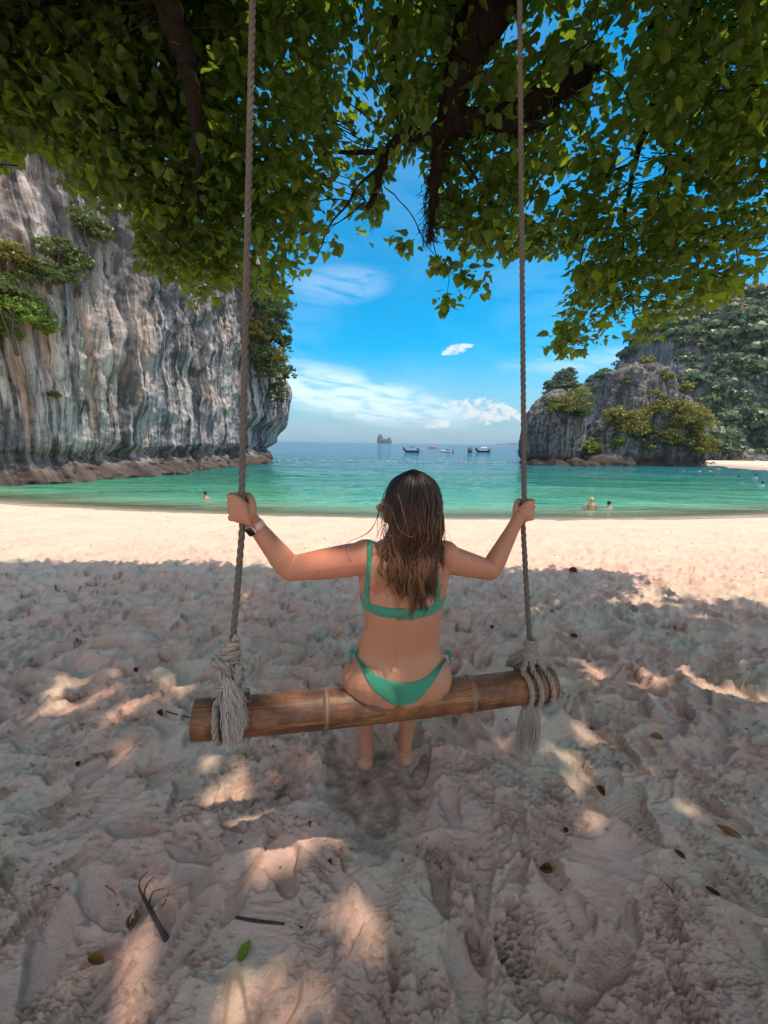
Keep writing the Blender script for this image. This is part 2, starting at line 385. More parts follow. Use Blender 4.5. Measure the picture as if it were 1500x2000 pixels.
def sand_grid():
    # rows closer together near the swing, wide enough on both sides for a step sideways
    NR, NC = 700, 560
    t = np.linspace(0, 1, 510); k = 1 / 0.62 + (1 / 9.0 - 1 / 0.62) * t; Yf = 1 / k
    Yb = np.linspace(-4.0, 0.60, 50); Yc = np.linspace(9.06, 21.0, 110)
    Y = np.concatenate([Yb, Yf, Yc])
    Wd = np.interp(Y, [-4, 0.6, 2, 9, 21], [5.0, 1.9, 3.4, 12.5, 27])
    u = np.linspace(-1, 1, NC); u = u * (0.75 + 0.25 * u * u)
    X = u[None, :] * Wd[:, None]; YY = np.broadcast_to(Y[:, None], X.shape).copy()
    return X, YY, Y, Wd, u
def make_sand():
    X, YY, Yr, Wd, u = sand_grid()
    rs = np.random.RandomState(11)
    near = smooth(YY, 8.5, 3.5)                       # churned under the tree, smoother towards the water
    amp = 0.22 + 0.78 * smooth(YY, 7.5, 4.0)
    wx = fbm2(X * 1.3, YY * 1.3, 3, 3) * 0.16; wy = fbm2(X * 1.3, YY * 1.3, 3, 9) * 0.16
    a, b = X + wx, YY + wy
    H = 0.035 * fbm2(a * 0.7, b * 0.7, 2, 1)
    lump = np.abs(pn2(a * 3.1, b * 4.2, 2)) ** 0.8; lump2 = np.abs(pn2(a * 6.3, b * 8.0, 5)) ** 0.85
    big = smooth(YY, 1.3, 2.3)                        # middle distance has the choppy lumps
    H += amp * ((0.028 + 0.072 * big) * (0.42 - lump) * 0.9 + (0.014 + 0.046 * big) * (0.4 - lump2))
    H += amp * big * 0.016 * (0.4 - np.abs(fbm2(a * 11, b * 14, 2, 27)))
    dark = np.zeros_like(H)
    rough = smooth(fbm2(a * 1.9, b * 1.9, 3, 21), -0.15, 0.45)
    cr1 = 0.40 - np.abs(fbm2(a * 13, b * 13, 3, 31, 0.6)); cr2 = 0.35 - np.abs(fbm2(a * 34, b * 34, 3, 33, 0.6))
    H += amp * rough * (0.013 * cr1 + 0.0065 * cr2) + amp * 0.0022 * cr2
    def stamp(cx, cy, L, Wf, ang, dep, tread, shoe=True, rim=0.35, dk=0.0):
        i0, i1 = np.searchsorted(Yr, [cy - L * 1.2, cy + L * 1.2])
        if i1 <= i0 + 1: return
        x = X[i0:i1] - cx; y = YY[i0:i1] - cy
        cols = np.where(np.abs(x).min(axis=0) < L * 1.2)[0]
        if len(cols) < 2: return
        c0, c1 = cols[0], cols[-1] + 1
        x = x[:, c0:c1]; y = y[:, c0:c1]
        lx = x * math.cos(ang) + y * math.sin(ang); ly = -x * math.sin(ang) + y * math.cos(ang)
        t_ = ly / (L / 2)
        wy_ = Wf / 2 * (0.80 + 0.22 * np.cos((t_ - 0.45) * 2.6) - (0.12 * np.exp(-((t_ + 0.15) / 0.28) ** 2)))
        lx2 = lx - 0.08 * Wf * np.sin(t_ * 2.0)
        wob = pn2(x * 18 + cx * 7, y * 18 + cy * 5, 4) * 0.06
        r = np.maximum(0, (np.abs(lx2 / np.maximum(wy_, 1e-3)) ** 2.3 + np.abs(t_) ** 3.0)) ** (1 / 2.4) + wob
        m_ = smooth(r, 1.10, 0.86); rm = np.exp(-((r - 1.17) / 0.13) ** 2)
        sub = H[i0:i1, c0:c1]
        mean = sub[r < 1].mean() if (r < 1).any() else 0
        fl = mean - dep * (0.75 + 0.35 * np.cos(t_ * 2.8 + 0.4)) + 0.10 * dep * (lx2 / (Wf / 2))
        if tread == 1: fl = fl + 0.0024 * np.sin(ly * 2 * np.pi / 0.017 + 3.0 * np.abs(lx) / Wf) * smooth(r, 0.98, 0.8)
        if tread == 2: fl = fl + 0.0020 * np.sign(np.sin(ly * 2 * np.pi / 0.022)) * (np.abs(lx2) > Wf * 0.17) * smooth(r, 0.98, 0.85)
        H[i0:i1, c0:c1] = sub * (1 - m_) + fl * m_ + rim * dep * rm * (0.6 + 0.8 * pn2(x * 30 + 3, y * 30, 6))
        if dk: dark[i0:i1, c0:c1] = np.maximum(dark[i0:i1, c0:c1], dk * m_)
    n = 0
    for _ in range(900):                              # many overlapping old prints
        y = 0.75 + 5.2 * rs.rand() ** 1.15; x = (rs.rand() * 2 - 1) * np.interp(y, [0, 2, 6], [1.7, 3.2, 7.5])
        L = rs.uniform(0.13, 0.27); bare = rs.rand() < 0.5
        stamp(x, y, L, L * rs.uniform(0.36, 0.44), rs.normal(0, 0.9) + (math.pi if rs.rand() < .5 else 0), rs.uniform(0.012, 0.03) * (0.8 if y < 1.6 else 1.15), rs.choice([0, 0, 0, 0, 0, 0, 1, 2]), rim=rs.uniform(0.25, 0.55), dk=0.0)
    def st(px, py, Lm, ang, dep, tread, wf=0.40, dk=0.0):
        p = onz(px, py, 0.0); stamp(p[0], p[1], Lm, Lm * wf, R(ang), dep, tread, dk=dk)
    # the prints one can pick out in front
    st(555, 1690, 0.20, 35, 0.030, 0, 0.62); st(675, 1820, 0.22, -4, 0.014, 0, 0.42); st(735, 1925, 0.30, 4, 0.020, 0, 0.45)
    st(1020, 1870, 0.27, 20, 0.022, 1, 0.42); st(1170, 1870, 0.28, -50, 0.022, 1, 0.42); st(860, 1690, 0.27, 3, 0.024, 0, 0.40)
    st(940, 1700, 0.26, -6, 0.022, 2, 0.40); st(1060, 1660, 0.27, 24, 0.018, 2, 0.42); st(1230, 1590, 0.27, 30, 0.018, 1, 0.42)
    st(920, 1900, 0.30, 2, 0.02, 0, 0.45); st(360, 1830, 0.26, -15, 0.016, 2, 0.42); st(1120, 1510, 0.27, 35, 0.02, 1, 0.42)
    st(880, 1560, 0.25, 10, 0.02, 0, 0.42); st(1010, 1590, 0.26, 14, 0.02, 0, 0.42); st(1180, 1440, 0.27, 42, 0.018, 1, 0.42)
    st(200, 1750, 0.26, 60, 0.016, 0, 0.42); st(90, 1850, 0.28, 30, 0.018, 0, 0.44); st(380, 1650, 0.25, 75, 0.02, 0, 0.46)
    st(560, 1500, 0.24, -20, 0.02, 0, 0.5); st(1340, 1500, 0.26, 50, 0.02, 1, 0.42); st(1400, 1720, 0.28, 55, 0.02, 0, 0.42)
    # dug trough under the swing, damp sand and the shadow there painted dark, broken edges
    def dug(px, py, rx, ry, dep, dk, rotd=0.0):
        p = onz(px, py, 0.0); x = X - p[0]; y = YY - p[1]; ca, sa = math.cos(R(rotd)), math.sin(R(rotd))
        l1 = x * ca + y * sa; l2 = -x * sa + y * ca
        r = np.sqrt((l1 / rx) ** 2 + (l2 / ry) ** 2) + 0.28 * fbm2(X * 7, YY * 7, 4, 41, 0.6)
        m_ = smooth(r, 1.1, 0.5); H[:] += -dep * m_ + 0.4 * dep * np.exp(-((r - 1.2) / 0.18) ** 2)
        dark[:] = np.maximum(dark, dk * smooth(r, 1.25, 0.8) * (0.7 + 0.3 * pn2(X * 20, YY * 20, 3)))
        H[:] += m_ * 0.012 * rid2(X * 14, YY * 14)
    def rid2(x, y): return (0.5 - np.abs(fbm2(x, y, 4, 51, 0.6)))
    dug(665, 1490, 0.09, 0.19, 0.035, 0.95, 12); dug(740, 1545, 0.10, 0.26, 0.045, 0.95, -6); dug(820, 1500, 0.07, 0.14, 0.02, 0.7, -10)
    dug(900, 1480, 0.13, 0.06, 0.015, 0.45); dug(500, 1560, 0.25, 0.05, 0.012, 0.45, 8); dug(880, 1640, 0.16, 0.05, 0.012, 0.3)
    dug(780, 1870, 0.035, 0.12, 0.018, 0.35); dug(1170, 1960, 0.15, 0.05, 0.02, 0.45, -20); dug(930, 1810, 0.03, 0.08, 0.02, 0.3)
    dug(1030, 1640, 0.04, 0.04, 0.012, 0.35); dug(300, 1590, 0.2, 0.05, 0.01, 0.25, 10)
    fine = fbm2(X * 55, YY * 55, 3, 61, 0.6)
    # broken crusty edges: little terraces and clods that the trampling left
    cl = pn2(X * 12 + wx * 20, YY * 14 + wy * 20, 91) + 0.5 * pn2(X * 27, YY * 31, 92) + 0.25 * pn2(X * 60, YY * 66, 93)
    msk = smooth(fbm2(X * 2.6 + 5, YY * 2.9, 3, 95), -0.25, 0.35) * smooth(YY, 9, 5)
    H += msk * 0.013 * smooth(np.abs(cl - 0.05), 0.20, 0.0) - msk * 0.004
    clod = smooth(pn2(X * 38, YY * 38, 97) + 0.5 * pn2(X * 80, YY * 80, 98), 0.30, 0.62) * smooth(fbm2(X * 3.3, YY * 3.3, 3, 99), 0.0, 0.5)
    H += 0.0075 * clod * smooth(YY, 3.6, 2.2)
    H += np.where(YY < 4, 0.0016, 0.0) * fine * (0.4 + rough) * smooth(YY, 4, 2.5)
    H += 0.0022 * np.abs(fbm2(X * 9 + YY * 3, YY * 16, 3, 71)) * smooth(YY, 3.0, 1.5)
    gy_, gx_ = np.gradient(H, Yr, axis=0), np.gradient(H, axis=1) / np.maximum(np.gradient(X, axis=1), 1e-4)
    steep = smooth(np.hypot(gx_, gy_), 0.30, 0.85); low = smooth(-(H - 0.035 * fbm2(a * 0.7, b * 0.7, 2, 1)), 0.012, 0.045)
    dark = np.maximum(dark, (0.62 * low * (0.5 + 0.5 * smooth(pn2(X * 2.2, YY * 2.6, 17), -0.3, 0.3)) + 0.38 * steep) * smooth(YY, 8, 4.5))  # shade of hollows and steep sides painted into the sand colour
    dark = np.maximum(dark, 0.35 * smooth(fbm2(a * 2.3, b * 2.3, 4, 81), 0.35, 0.8) * smooth(YY, 6, 4))
    dark = np.maximum(dark, 0.5 * smooth(pn2(X * 5, YY * 11, 8) + 0.4 * pn2(X * 22, YY * 40, 9), 0.62, 0.8) * smooth(YY, 4.5, 7) * smooth(YY, 14, 12))
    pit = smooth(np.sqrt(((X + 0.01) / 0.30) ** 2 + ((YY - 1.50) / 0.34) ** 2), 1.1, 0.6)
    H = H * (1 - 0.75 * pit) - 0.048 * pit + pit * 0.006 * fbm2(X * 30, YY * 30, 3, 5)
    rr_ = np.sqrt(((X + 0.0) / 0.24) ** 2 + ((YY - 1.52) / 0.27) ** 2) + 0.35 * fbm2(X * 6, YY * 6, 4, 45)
    dark = np.maximum(dark, 0.95 * smooth(rr_, 1.05, 0.55) * (0.75 + 0.35 * pn2(X * 14, YY * 14, 3)))  # shadow below the swing painted in along with the damp sand
    H = H + smooth(rr_, 1.2, 0.8) * 0.012 * rid2(X * 12, YY * 12)
    Z = ground(X, YY) + H * np.clip(smooth(shore(X) - YY, 0.0, 2.5), 0.0, 1)
    V = np.stack([X, YY, Z], -1).reshape(-1, 3)
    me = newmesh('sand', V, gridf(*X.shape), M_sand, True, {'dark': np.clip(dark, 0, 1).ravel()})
    o = link('sand', me, kind='structure'); o['label'] = 'pale churned beach sand full of footprints'
    return X, YY, Z, Yr, Wd, u
SX, SY, SZ, SYr, SWd, Su = make_sand()
def sand_z(x, y):
    i = int(np.clip(np.searchsorted(SYr, y), 1, len(SYr) - 1)); j = int(np.argmin(np.abs(SX[i] - x))); return float(SZ[i, j])
# inland sheet and sea bed reaching out under everything (a hand below the fine sheet)
gx = np.concatenate([[-9000, -2000, -400, -120], np.linspace(-60, 60, 61), [120, 400, 2000, 9000]])
gy = np.concatenate([[-3000, -600, -120], np.linspace(-40, 60, 61), [120, 300, 1000, 3000, 9000]])
GX, GY = np.meshgrid(gx, gy)
inland = smooth(GY, -2, -40) * 1.2
link('ground', newmesh('ground', np.stack([GX, GY, ground(GX, GY) - 0.12 + inland], -1).reshape(-1, 3), gridf(*GX.shape), M_sand), kind='structure')
wx_ = np.concatenate([[-9000, -1500, -300, -120], np.linspace(-55, 70, 350), [120, 300, 1500, 9000.0]])
wy_ = np.concatenate([13.0 / (1 - np.linspace(0, 1, 290) * (1 - 13.0 / 95.0)), [110, 130, 170, 260, 600, 2000, 9000, 14000]])
WX, WY = np.meshgrid(wx_, wy_)
def wave(x, y):
    w = 0.6 * fbm2(x * 0.55, y * 1.25, 2, 201) + 0.30 * fbm2(x * 1.5 + 0.3 * y, y * 3.4, 2, 207) + 0.9 * pn2(x * 0.12, y * 0.33, 211)
    gust = 0.55 + 0.75 * smooth(fbm2(x * 0.05, y * 0.11, 3, 215), -0.35, 0.45)
    return 0.062 * w * gust
WZ = SEA + wave(WX, WY) * smooth(WY - shore(WX), 0.2, 5) * smooth(WY, 100, 80) * smooth(np.abs(WX - 7), 75, 60)
sea = link('sea', newmesh('sea', np.stack([WX, WY, WZ], -1).reshape(-1, 3), gridf(*WX.shape), M_water), kind='structure')
# ---------------------------------------------------------------- limestone
def rock_shader(streak=True, base=(0.19, 0.19, 0.20), pale=(0.57, 0.48, 0.42), dark=(0.035, 0.037, 0.042), low=(0.085, 0.050, 0.038), k=1.0, wh=0.88, whc=(0.60, 0.57, 0.54)):
    def b(q, nt):
        uv = N(nt, 'ShaderNodeUVMap').outputs[0] if streak else q.pos()
        p = q.pos(); z = q.sep(p)[2]
        wv = q.noise(q.vmul(uv, (0.10 * k, 0.10 * k, 0.1)), 1.0, 3, 0.5, out=1)
        n = N(nt, 'ShaderNodeVectorMath', operation='MULTIPLY_ADD'); q.put(n.inputs[0], wv); n.inputs[1].default_value = (1.3, 1.3, 1.3); q.put(n.inputs[2], uv)
        w = n.outputs[0]
        sc = (1.0 * k, 0.035 * k, 1.0) if streak else (1.0 * k, 1.0 * k, 0.09 * k)
        s1 = q.noise(q.vmul(w, sc), 0.75, 6, 0.62); s2 = q.noise(q.vmul(w, sc), 2.6, 5, 0.6); s3 = q.noise(q.vmul(w, sc), 8.0, 3, 0.6)
        n1 = q.noise(p, 0.30 * k, 6, 0.6); n2 = q.noise(p, 2.2 * k, 6, 0.68)
        c = q.mix(q.sstep(q.m('ADD', s1, q.m('MULTIPLY', n1, 0.35)), 0.60, 0.76), base, pale)
        c = q.mix(q.m('MULTIPLY', q.sstep(s2, 0.50, 0.62), wh), c, whc)
        c = q.mix(q.m('MULTIPLY', q.sstep(s2, 0.49, 0.40), 0.92), c, dark)
        c = q.mix(q.m('MULTIPLY', q.sstep(s3, 0.50, 0.60), 0.5), c, (0.07, 0.073, 0.08))
        c = q.mix(q.m('MULTIPLY', q.sstep(n2, 0.50, 0.68), 0.45), c, (0.055, 0.055, 0.06))
        c = q.mix(q.m('MULTIPLY', q.sstep(n2, 0.56, 0.44), 0.25), c, (0.52, 0.47, 0.43))
        s4 = q.noise(q.vmul(w, (sc[0] * 0.55, sc[1] * (1 if streak else 0.6), sc[2])), 1.7, 5, 0.6); s5 = q.noise(q.vmul(w, sc), 1.25, 4, 0.6)
        c = q.mix(q.m('MULTIPLY', q.sstep(s4, 0.53, 0.60), 0.80 if streak else 0.5), c, (0.045, 0.047, 0.052))
        c = q.mix(q.m('MULTIPLY', q.sstep(s5, 0.57, 0.67), 0.42 if streak else 0.2), c, (0.48, 0.29, 0.19))
        crag = q.m('MULTIPLY', q.sstep(z, 9.5, 15.0), q.sstep(n1, 0.62, 0.42))
        c = q.mix(q.m('MULTIPLY', crag, 0.7), c, (0.10, 0.10, 0.105))
        lowm = q.sstep(q.m('ADD', z, q.m('MULTIPLY', q.m('SUBTRACT', n1, 0.5), 2.0)), 0.9, -0.9)
        c = q.mix(q.m('MULTIPLY', lowm, 0.85), c, q.mix(q.sstep(n2, 0.4, 0.62), (0.035, 0.026, 0.022), low))
        nb = q.bump(q.m('ADD', q.m('MULTIPLY', n2, 1.0), q.m('MULTIPLY', s3, 0.6)), 0.9, 0.25 / k)
        return pbsdf(q, nt, c, 0.9, nb, 0.2)
    return b
M_cliff = material('limestone_cliff', rock_shader(True))
M_islet = material('islet_rock', rock_shader(False, (0.065, 0.062, 0.06), (0.20, 0.17, 0.15), (0.015, 0.015, 0.016), (0.10, 0.06, 0.045), wh=0.35, whc=(0.36, 0.34, 0.32)))
M_far = material('hill_rock', rock_shader(False, (0.13, 0.14, 0.14), (0.40, 0.40, 0.38), (0.05, 0.055, 0.06), (0.2, 0.2, 0.18), 0.45, wh=0.4))
M_forestfloor = simple('forest_floor', (0.035, 0.055, 0.03), 0.9, 0.5, 0.3)

basepx = [(0, 948), (150, 940), (300, 927), (400, 915), (470, 908), (525, 902), (541, 896)]
bp = [onz(a, b, SEA)[:2] for a, b in basepx]
c_ = bp[-1]
path = np.array([(-46, -12), (-33, 8)] + [tuple(p) for p in bp] + [(c_[0] - 1.5, c_[1] + 4), (c_[0] - 8, c_[1] + 8), (c_[0] - 30, c_[1] + 12)])
def make_cliff():
    NS, NZ = 610, 230
    Pp = catmull(np.column_stack([path, np.zeros(len(path))]), 4000)[:, :2]
    L = np.concatenate([[0], np.cumsum(np.linalg.norm(np.diff(Pp, axis=0), axis=1))])
    # finer columns where the wall is in view
    dens = np.where((Pp[:, 1] > 12) & (L < L[-1] - 22), 1.0, 0.35); cumd = np.concatenate([[0], np.cumsum(dens[:-1] * np.diff(L))])
    u = np.linspace(0, cumd[-1], NS); s = np.interp(u, cumd, L)
    P = np.column_stack([np.interp(s, L, Pp[:, 0]), np.interp(s, L, Pp[:, 1])])
    T = np.gradient(P, s, axis=0); k = np.ones(31) / 31
    T = np.column_stack([np.convolve(np.pad(T[:, i], 15, 'edge'), k, 'valid') for i in (0, 1)]); T /= np.linalg.norm(T, axis=1)[:, None]
    Nn = np.column_stack([T[:, 1], -T[:, 0]])
    sc = np.interp(c_[1] - 1.0, P[:, 1], s)                     # arc length of the corner
    tt = np.linspace(0, 1, NZ); top = 24.0 + 2 * fbm2(s / 5, s * 0, 3, 5)
    top = top - 4.5 * smooth(s, sc - 7, sc + 2)
    z = (SEA - 0.5) + (tt[:, None]) * (top[None, :] - SEA + 0.5)
    S = np.broadcast_to(s[None, :], z.shape); q = np.clip((S - (sc - 9)) / 9, 0, 1)
    off = 0.045 * z - 0.10 * np.maximum(z - 9, 0)
    shelf = smooth(sc - S, 3, 12)
    off += shelf * 1.2 * smooth(z, -0.6, -1.5) + (1 - shelf) * (-0.8) * smooth(z, 1.6, -0.3) * 1.0
    off += -0.9 * np.exp(-((z - 0.1) / 0.55) ** 2)               # wave-cut notch
    # hollow under the fluted curtain
    sh = sc - 9.5
    off += -2.0 * np.exp(-((S - sh) / 5.5) ** 2) * smooth(z, 4.6 + 0.8 * pn2(S / 1.2, 0 * S, 3), 2.6) * smooth(z, -1.0, 1.2)
    off += 1.5 * smooth(S, sc - 5, sc) * smooth(z, 1.6, 6) * smooth(z, 17, 9)
    off += -2.2 * smooth(S, sc - 10, sc) * smooth(z, 9, 20)
    d = 0.9 * fbm2(S / 7.0, z / 9.0, 3, 11)
    wS = S + 0.28 * pn2(S / 3.5, z / 7.0, 13) + 0.06 * z
    fl = smooth(z, 1.5, 4.5) * (0.35 + 0.65 * smooth(fbm2(S / 6, z / 10, 2, 15), -0.3, 0.3))
    d += fl * 0.62 * (0.5 - np.abs(pn2(wS * 0.75, z * 0.05, 17)) * 1.7)
    d += fl * 0.30 * (0.5 - np.abs(pn2(wS * 2.0, z * 0.09, 19)) * 1.6)
    d += fl * 0.10 * (0.5 - np.abs(pn2(wS * 5.0, z * 0.2, 20)) * 1.6)
    d -= fl * 0.55 * np.exp(-(pn2(wS * 0.42, z * 0.045, 53) / 0.035) ** 2) + fl * 0.22 * np.exp(-(pn2(wS * 1.3, z * 0.07, 57) / 0.05) ** 2)
    crag = smooth(z, 8.5, 12.5) * smooth(S, sc - 3, sc - 16) + 0.9 * smooth(z, 1.8, 0.2)
    X0 = P[None, :, 0] + 0 * z; Y0 = P[None, :, 1] + 0 * z
    cr = rid3(S / 2.4, z / 2.8, 0 * z, 4, 23)
    d += crag * 0.75 * (cr - 0.4) + 0.10 * fbm2(S * 1.4, z * 1.1, 4, 29, 0.6) + 0.05 * (0.5 - np.abs(pn2(S * 3.3, z * 2.1, 31)))
    d += 0.20 * smooth(pn2(S / 2.2, z / 3.0, 37), 0.18, 0.32) * smooth(z, 2, 5) * smooth(z, 24, 10)      # bosses and hanging lumps
    # stalactites under the bulge by the corner
    d += smooth(z, 1.6, 0.0) * (0.22 * fbm2(S * 1.9, z * 2.6, 4, 43, 0.6) + 0.25 * (0.5 - np.abs(pn2(S * 0.8, z * 2.4, 47)) * 2))
    o = off + d
    V = np.stack([X0 + Nn[None, :, 0] * o, Y0 + Nn[None, :, 1] * o, z + 0.12 * fbm2(S / 1.5, z / 1.5, 2, 41)], -1)
    # top cap going back inland
    back = V[-1].copy()[None]; caps = []
    for kk, (bo, up) in enumerate([(1.5, 0.8), (5, 1.5), (14, 1.0)]):
        b = back.copy()[0]; b[:, 0] -= Nn[:, 0] * bo; b[:, 1] -= Nn[:, 1] * bo; b[:, 2] += up + 0.5 * pn2(s / 2, s * 0 + kk); caps.append(b)
    V = np.concatenate([V, np.stack(caps)], 0)
    SS = np.broadcast_to(s, (V.shape[0], NS)); ZZ = V[..., 2]
    me = newmesh('limestone_cliff', V.reshape(-1, 3), gridf(V.shape[0], NS)[:, ::-1], M_cliff, True, None, np.stack([SS, ZZ], -1).reshape(-1, 2))
    link('limestone_cliff', me, label='tall streaked grey limestone cliff at the left of the bay', cat='cliff')
    return V, s, sc
CV, Cs, Csc = make_cliff()
CVf = CV.reshape(-1, 3); Cpx, Cpy, Cd = proj(CVf)
_okc = Cd > 5
def on_cliff(px, py):
    """nearest wall point seen at this pixel"""
    d2 = np.where(_okc, (Cpx - px) ** 2 + (Cpy - py) ** 2, 1e9); m_ = d2 < max(64, d2.min() * 1.5 + 1)
    i = np.where(m_)[0]; return CVf[i[np.argmin(Cd[i])]]

# ---------------------------------------------------------------- foliage clouds
def leafcloud(mb, C, size, out=None, rs=None, tone=None, asp=0.6, up=0.35):
    """one folded leaf-sized rhombus at each centre; out = outward direction"""
    n = len(C); rs = rs or np.random
    nrm = rs.normal(size=(n, 3)) * 0.7
    if out is not None: nrm = nrm + out
    nrm[:, 2] += up; nrm /= np.linalg.norm(nrm, axis=1)[:, None] + 1e-9
    t = rs.normal(size=(n, 3)); a = np.cross(nrm, t); a /= np.linalg.norm(a, axis=1)[:, None] + 1e-9; b = np.cross(nrm, a)
    sz = (np.asarray(size) * rs.uniform(0.6, 1.35, n))[:, None]
    V = np.stack([C - a * sz, C - b * sz * asp, C + a * sz, C + b * sz * asp], 1).reshape(-1, 3)
    tn = rs.rand(n) if tone is None else tone
    mb.add(V, np.arange(4 * n).reshape(-1, 4), np.repeat(tn, 4)); return mb
def sph(n, rs):
    v = rs.normal(size=(n, 3)); return v / np.linalg.norm(v, axis=1)[:, None]
def bush_mesh(name, seed, lobes, n, leaf, mat, tonebase=0.5):
    """lobes: [(centre, radii)]; leaves in ragged clumps around each lobe"""
    rs = np.random.RandomState(seed); mb = MB(); vol = np.array([np.prod(r) ** (2 / 3) for c, r in lobes]); vol /= vol.sum()
    for (c, r), w in zip(lobes, vol):
        m_ = max(30, int(n * w)); nc = max(6, int(m_ / 26))
        cd_ = sph(nc, rs); cd_[:, 2] = np.abs(cd_[:, 2]) * 1.1 - 0.25
        cc = np.asarray(c) + cd_ * np.asarray(r) * rs.uniform(0.55, 1.0, (nc, 1))
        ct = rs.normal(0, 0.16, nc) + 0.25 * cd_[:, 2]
        k = rs.randint(0, nc, m_); rad = np.mean(r) * rs.uniform(0.22, 0.42, nc)
        dlt = sph(m_, rs) * np.array([1.25, 1.25, 0.55]); P = cc[k] + dlt * (rad[k] * rs.uniform(0.3, 1, m_) ** 0.5)[:, None]
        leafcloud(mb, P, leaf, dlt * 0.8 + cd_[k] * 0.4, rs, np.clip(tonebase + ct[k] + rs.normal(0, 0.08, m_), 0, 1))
    return mb.mesh(name, mat, False)
M_yel = leafmat('bush_leaves_yellow_green', (0.07, 0.085, 0.02), (0.32, 0.27, 0.05), (0.30, 0.32, 0.04), 0.25, scale=0.5)
M_grn = leafmat('bush_leaves_green', (0.04, 0.065, 0.02), (0.15, 0.19, 0.045), (0.20, 0.28, 0.04), 0.3, scale=0.5)
M_dgr = leafmat('forest_leaves', (0.018, 0.040, 0.016), (0.11, 0.165, 0.05), (0.06, 0.11, 0.03), 0.18, scale=0.12)
M_bright = leafmat('bush_leaves_bright', (0.07, 0.12, 0.02), (0.20, 0.30, 0.03), (0.3, 0.45, 0.04), 0.3, scale=0.5)
M_stem = simple('bush_stem', (0.10, 0.08, 0.06), 0.9)
_bc = [0]
def bush(px, py, Y, w, h, mat, label, name='cliff_bush', n=None, leaf=None, group='bushes growing on the rocks', droop=0.0, tb=0.5, cat='bush', p=None):
    """a bush w metres wide and h metres high centred on a point of the place"""
    _bc[0] += 1; rs = np.random.RandomState(100 + _bc[0])
    p = at(px, py, Y) if p is None else np.array(p)
    lobes = []; w *= 1.45; h *= 1.35
    for i in range(5):
        a = rs.uniform(0, 6.28); q = rs.uniform(0.1, 0.55)
        lobes.append(((math.cos(a) * w * 0.5 * q, math.sin(a) * w * 0.4 * q, rs.uniform(-0.3, 0.3) * h - droop * q), (w * rs.uniform(0.22, 0.34), w * rs.uniform(0.2, 0.3), h * rs.uniform(0.2, 0.34))))
    lobes.append(((0, 0, 0), (w * 0.36, w * 0.32, h * 0.36)))
    if leaf is None: leaf = max(0.07, 0.0045 * float(p[1]))
    if n is None: n = int(np.clip(w * h / (leaf * leaf) * 2.6, 400, 7000))
    base = np.array([p[0], p[1], p[2] - h * 0.45])
    e = empty(name, tuple(base), label, cat, group)
    me = bush_mesh('foliage', 1000 + _bc[0], lobes, n, leaf, mat, tb)
    f = link('foliage', me, e, (0, 0, h * 0.45), kind='stuff')
    mb = MB()
    for i in range(3):
        a = rs.uniform(0, 6.28)
        addtube(mb, catmull([(0, 0.2, -0.15 * h), (math.cos(a) * w * 0.06, math.sin(a) * w * 0.06, 0.2 * h), (math.cos(a) * w * 0.22, math.sin(a) * w * 0.2, 0.55 * h)], 6), np.linspace(0.035, 0.012, 6) * w * 0.6, 5)
    link('stem', mb.mesh('stem', M_stem), e)
    return e

# bushes and hanging greenery on the left cliff
lefts = [(22, 625, 3.4, 2.6, M_bright, 'big bright green bush jutting from the cliff at the left edge'),
         (-20, 560, 3.0, 2.0, M_grn, 'green bush half cut off by the left edge above the bright one'),
         (40, 505, 2.6, 1.2, M_yel, 'low yellowish bush on the upper left ledge of the cliff'),
         (105, 480, 2.4, 1.3, M_grn, 'wide green bush on the ledge beside the pink streak'),
         (140, 515, 2.6, 1.5, M_grn, 'green bush spilling down at the right end of the cliff ledge'),
         (95, 540, 3.0, 1.3, M_grn, 'darker straggly bush below the ledge bushes'),
         (165, 440, 2.0, 1.8, M_grn, 'dark bush in the cleft high on the cliff'),
         (205, 455, 1.4, 0.9, M_yel, 'small yellow tuft right of the cleft bush on the cliff'),
         (205, 330, 2.4, 2.4, M_grn, 'green bush on the cliff close under the overhanging leaves'),
         (110, 770, 0.8, 0.4, M_grn, 'tiny tuft low on the pink part of the cliff')]
for px, py, w, h, mt, lb in lefts:
    p = on_cliff(px, py); o_ = (CAM[:2] - p[:2]); o_ = o_ / np.linalg.norm(o_)
    bush(px, py, 0, w, h, mt, lb, p=(p[0] + o_[0] * 0.3, p[1] + o_[1] * 0.3, p[2]), leaf=0.10, droop=0.4, tb=0.4)
cor = [(505, 590, 4.0, 3.4, M_grn, 'topmost leafy bush on the cliff corner just under the canopy'), (540, 615, 2.8, 3.0, M_dgr, 'dark green bush overhanging the sky at the cliff corner top'),
       (520, 655, 3.6, 3.2, M_grn, 'green bush below the dark one on the cliff corner'), (548, 665, 2.0, 2.2, M_dgr, 'small dark bush at the outer edge of the cliff corner'),
       (525, 710, 3.8, 3.0, M_yel, 'yellow green bush halfway down the cliff corner'), (552, 725, 2.0, 2.2, M_grn, 'bush sticking furthest out from the cliff corner'),
       (505, 700, 3.0, 3.6, M_grn, 'shaggy bush just right of the left rope on the cliff'), (535, 762, 2.4, 2.2, M_grn, 'lowest hanging bush on the cliff corner'),
       (500, 640, 2.6, 3.0, M_yel, 'light bush behind the left rope below the canopy'), (490, 550, 3.4, 3.0, M_grn, 'bush behind the left rope touching the overhanging leaves')]
for px, py, w, h, mt, lb in cor:
    p = on_cliff(min(px, 545), py); yy = min(float(p[1]), c_[1]); 
    bush(px + (5 if px > 530 else 0), py, yy - 0.5, w * 1.1, h * 1.1, mt, lb, droop=1.2, leaf=0.15, tb=0.55)

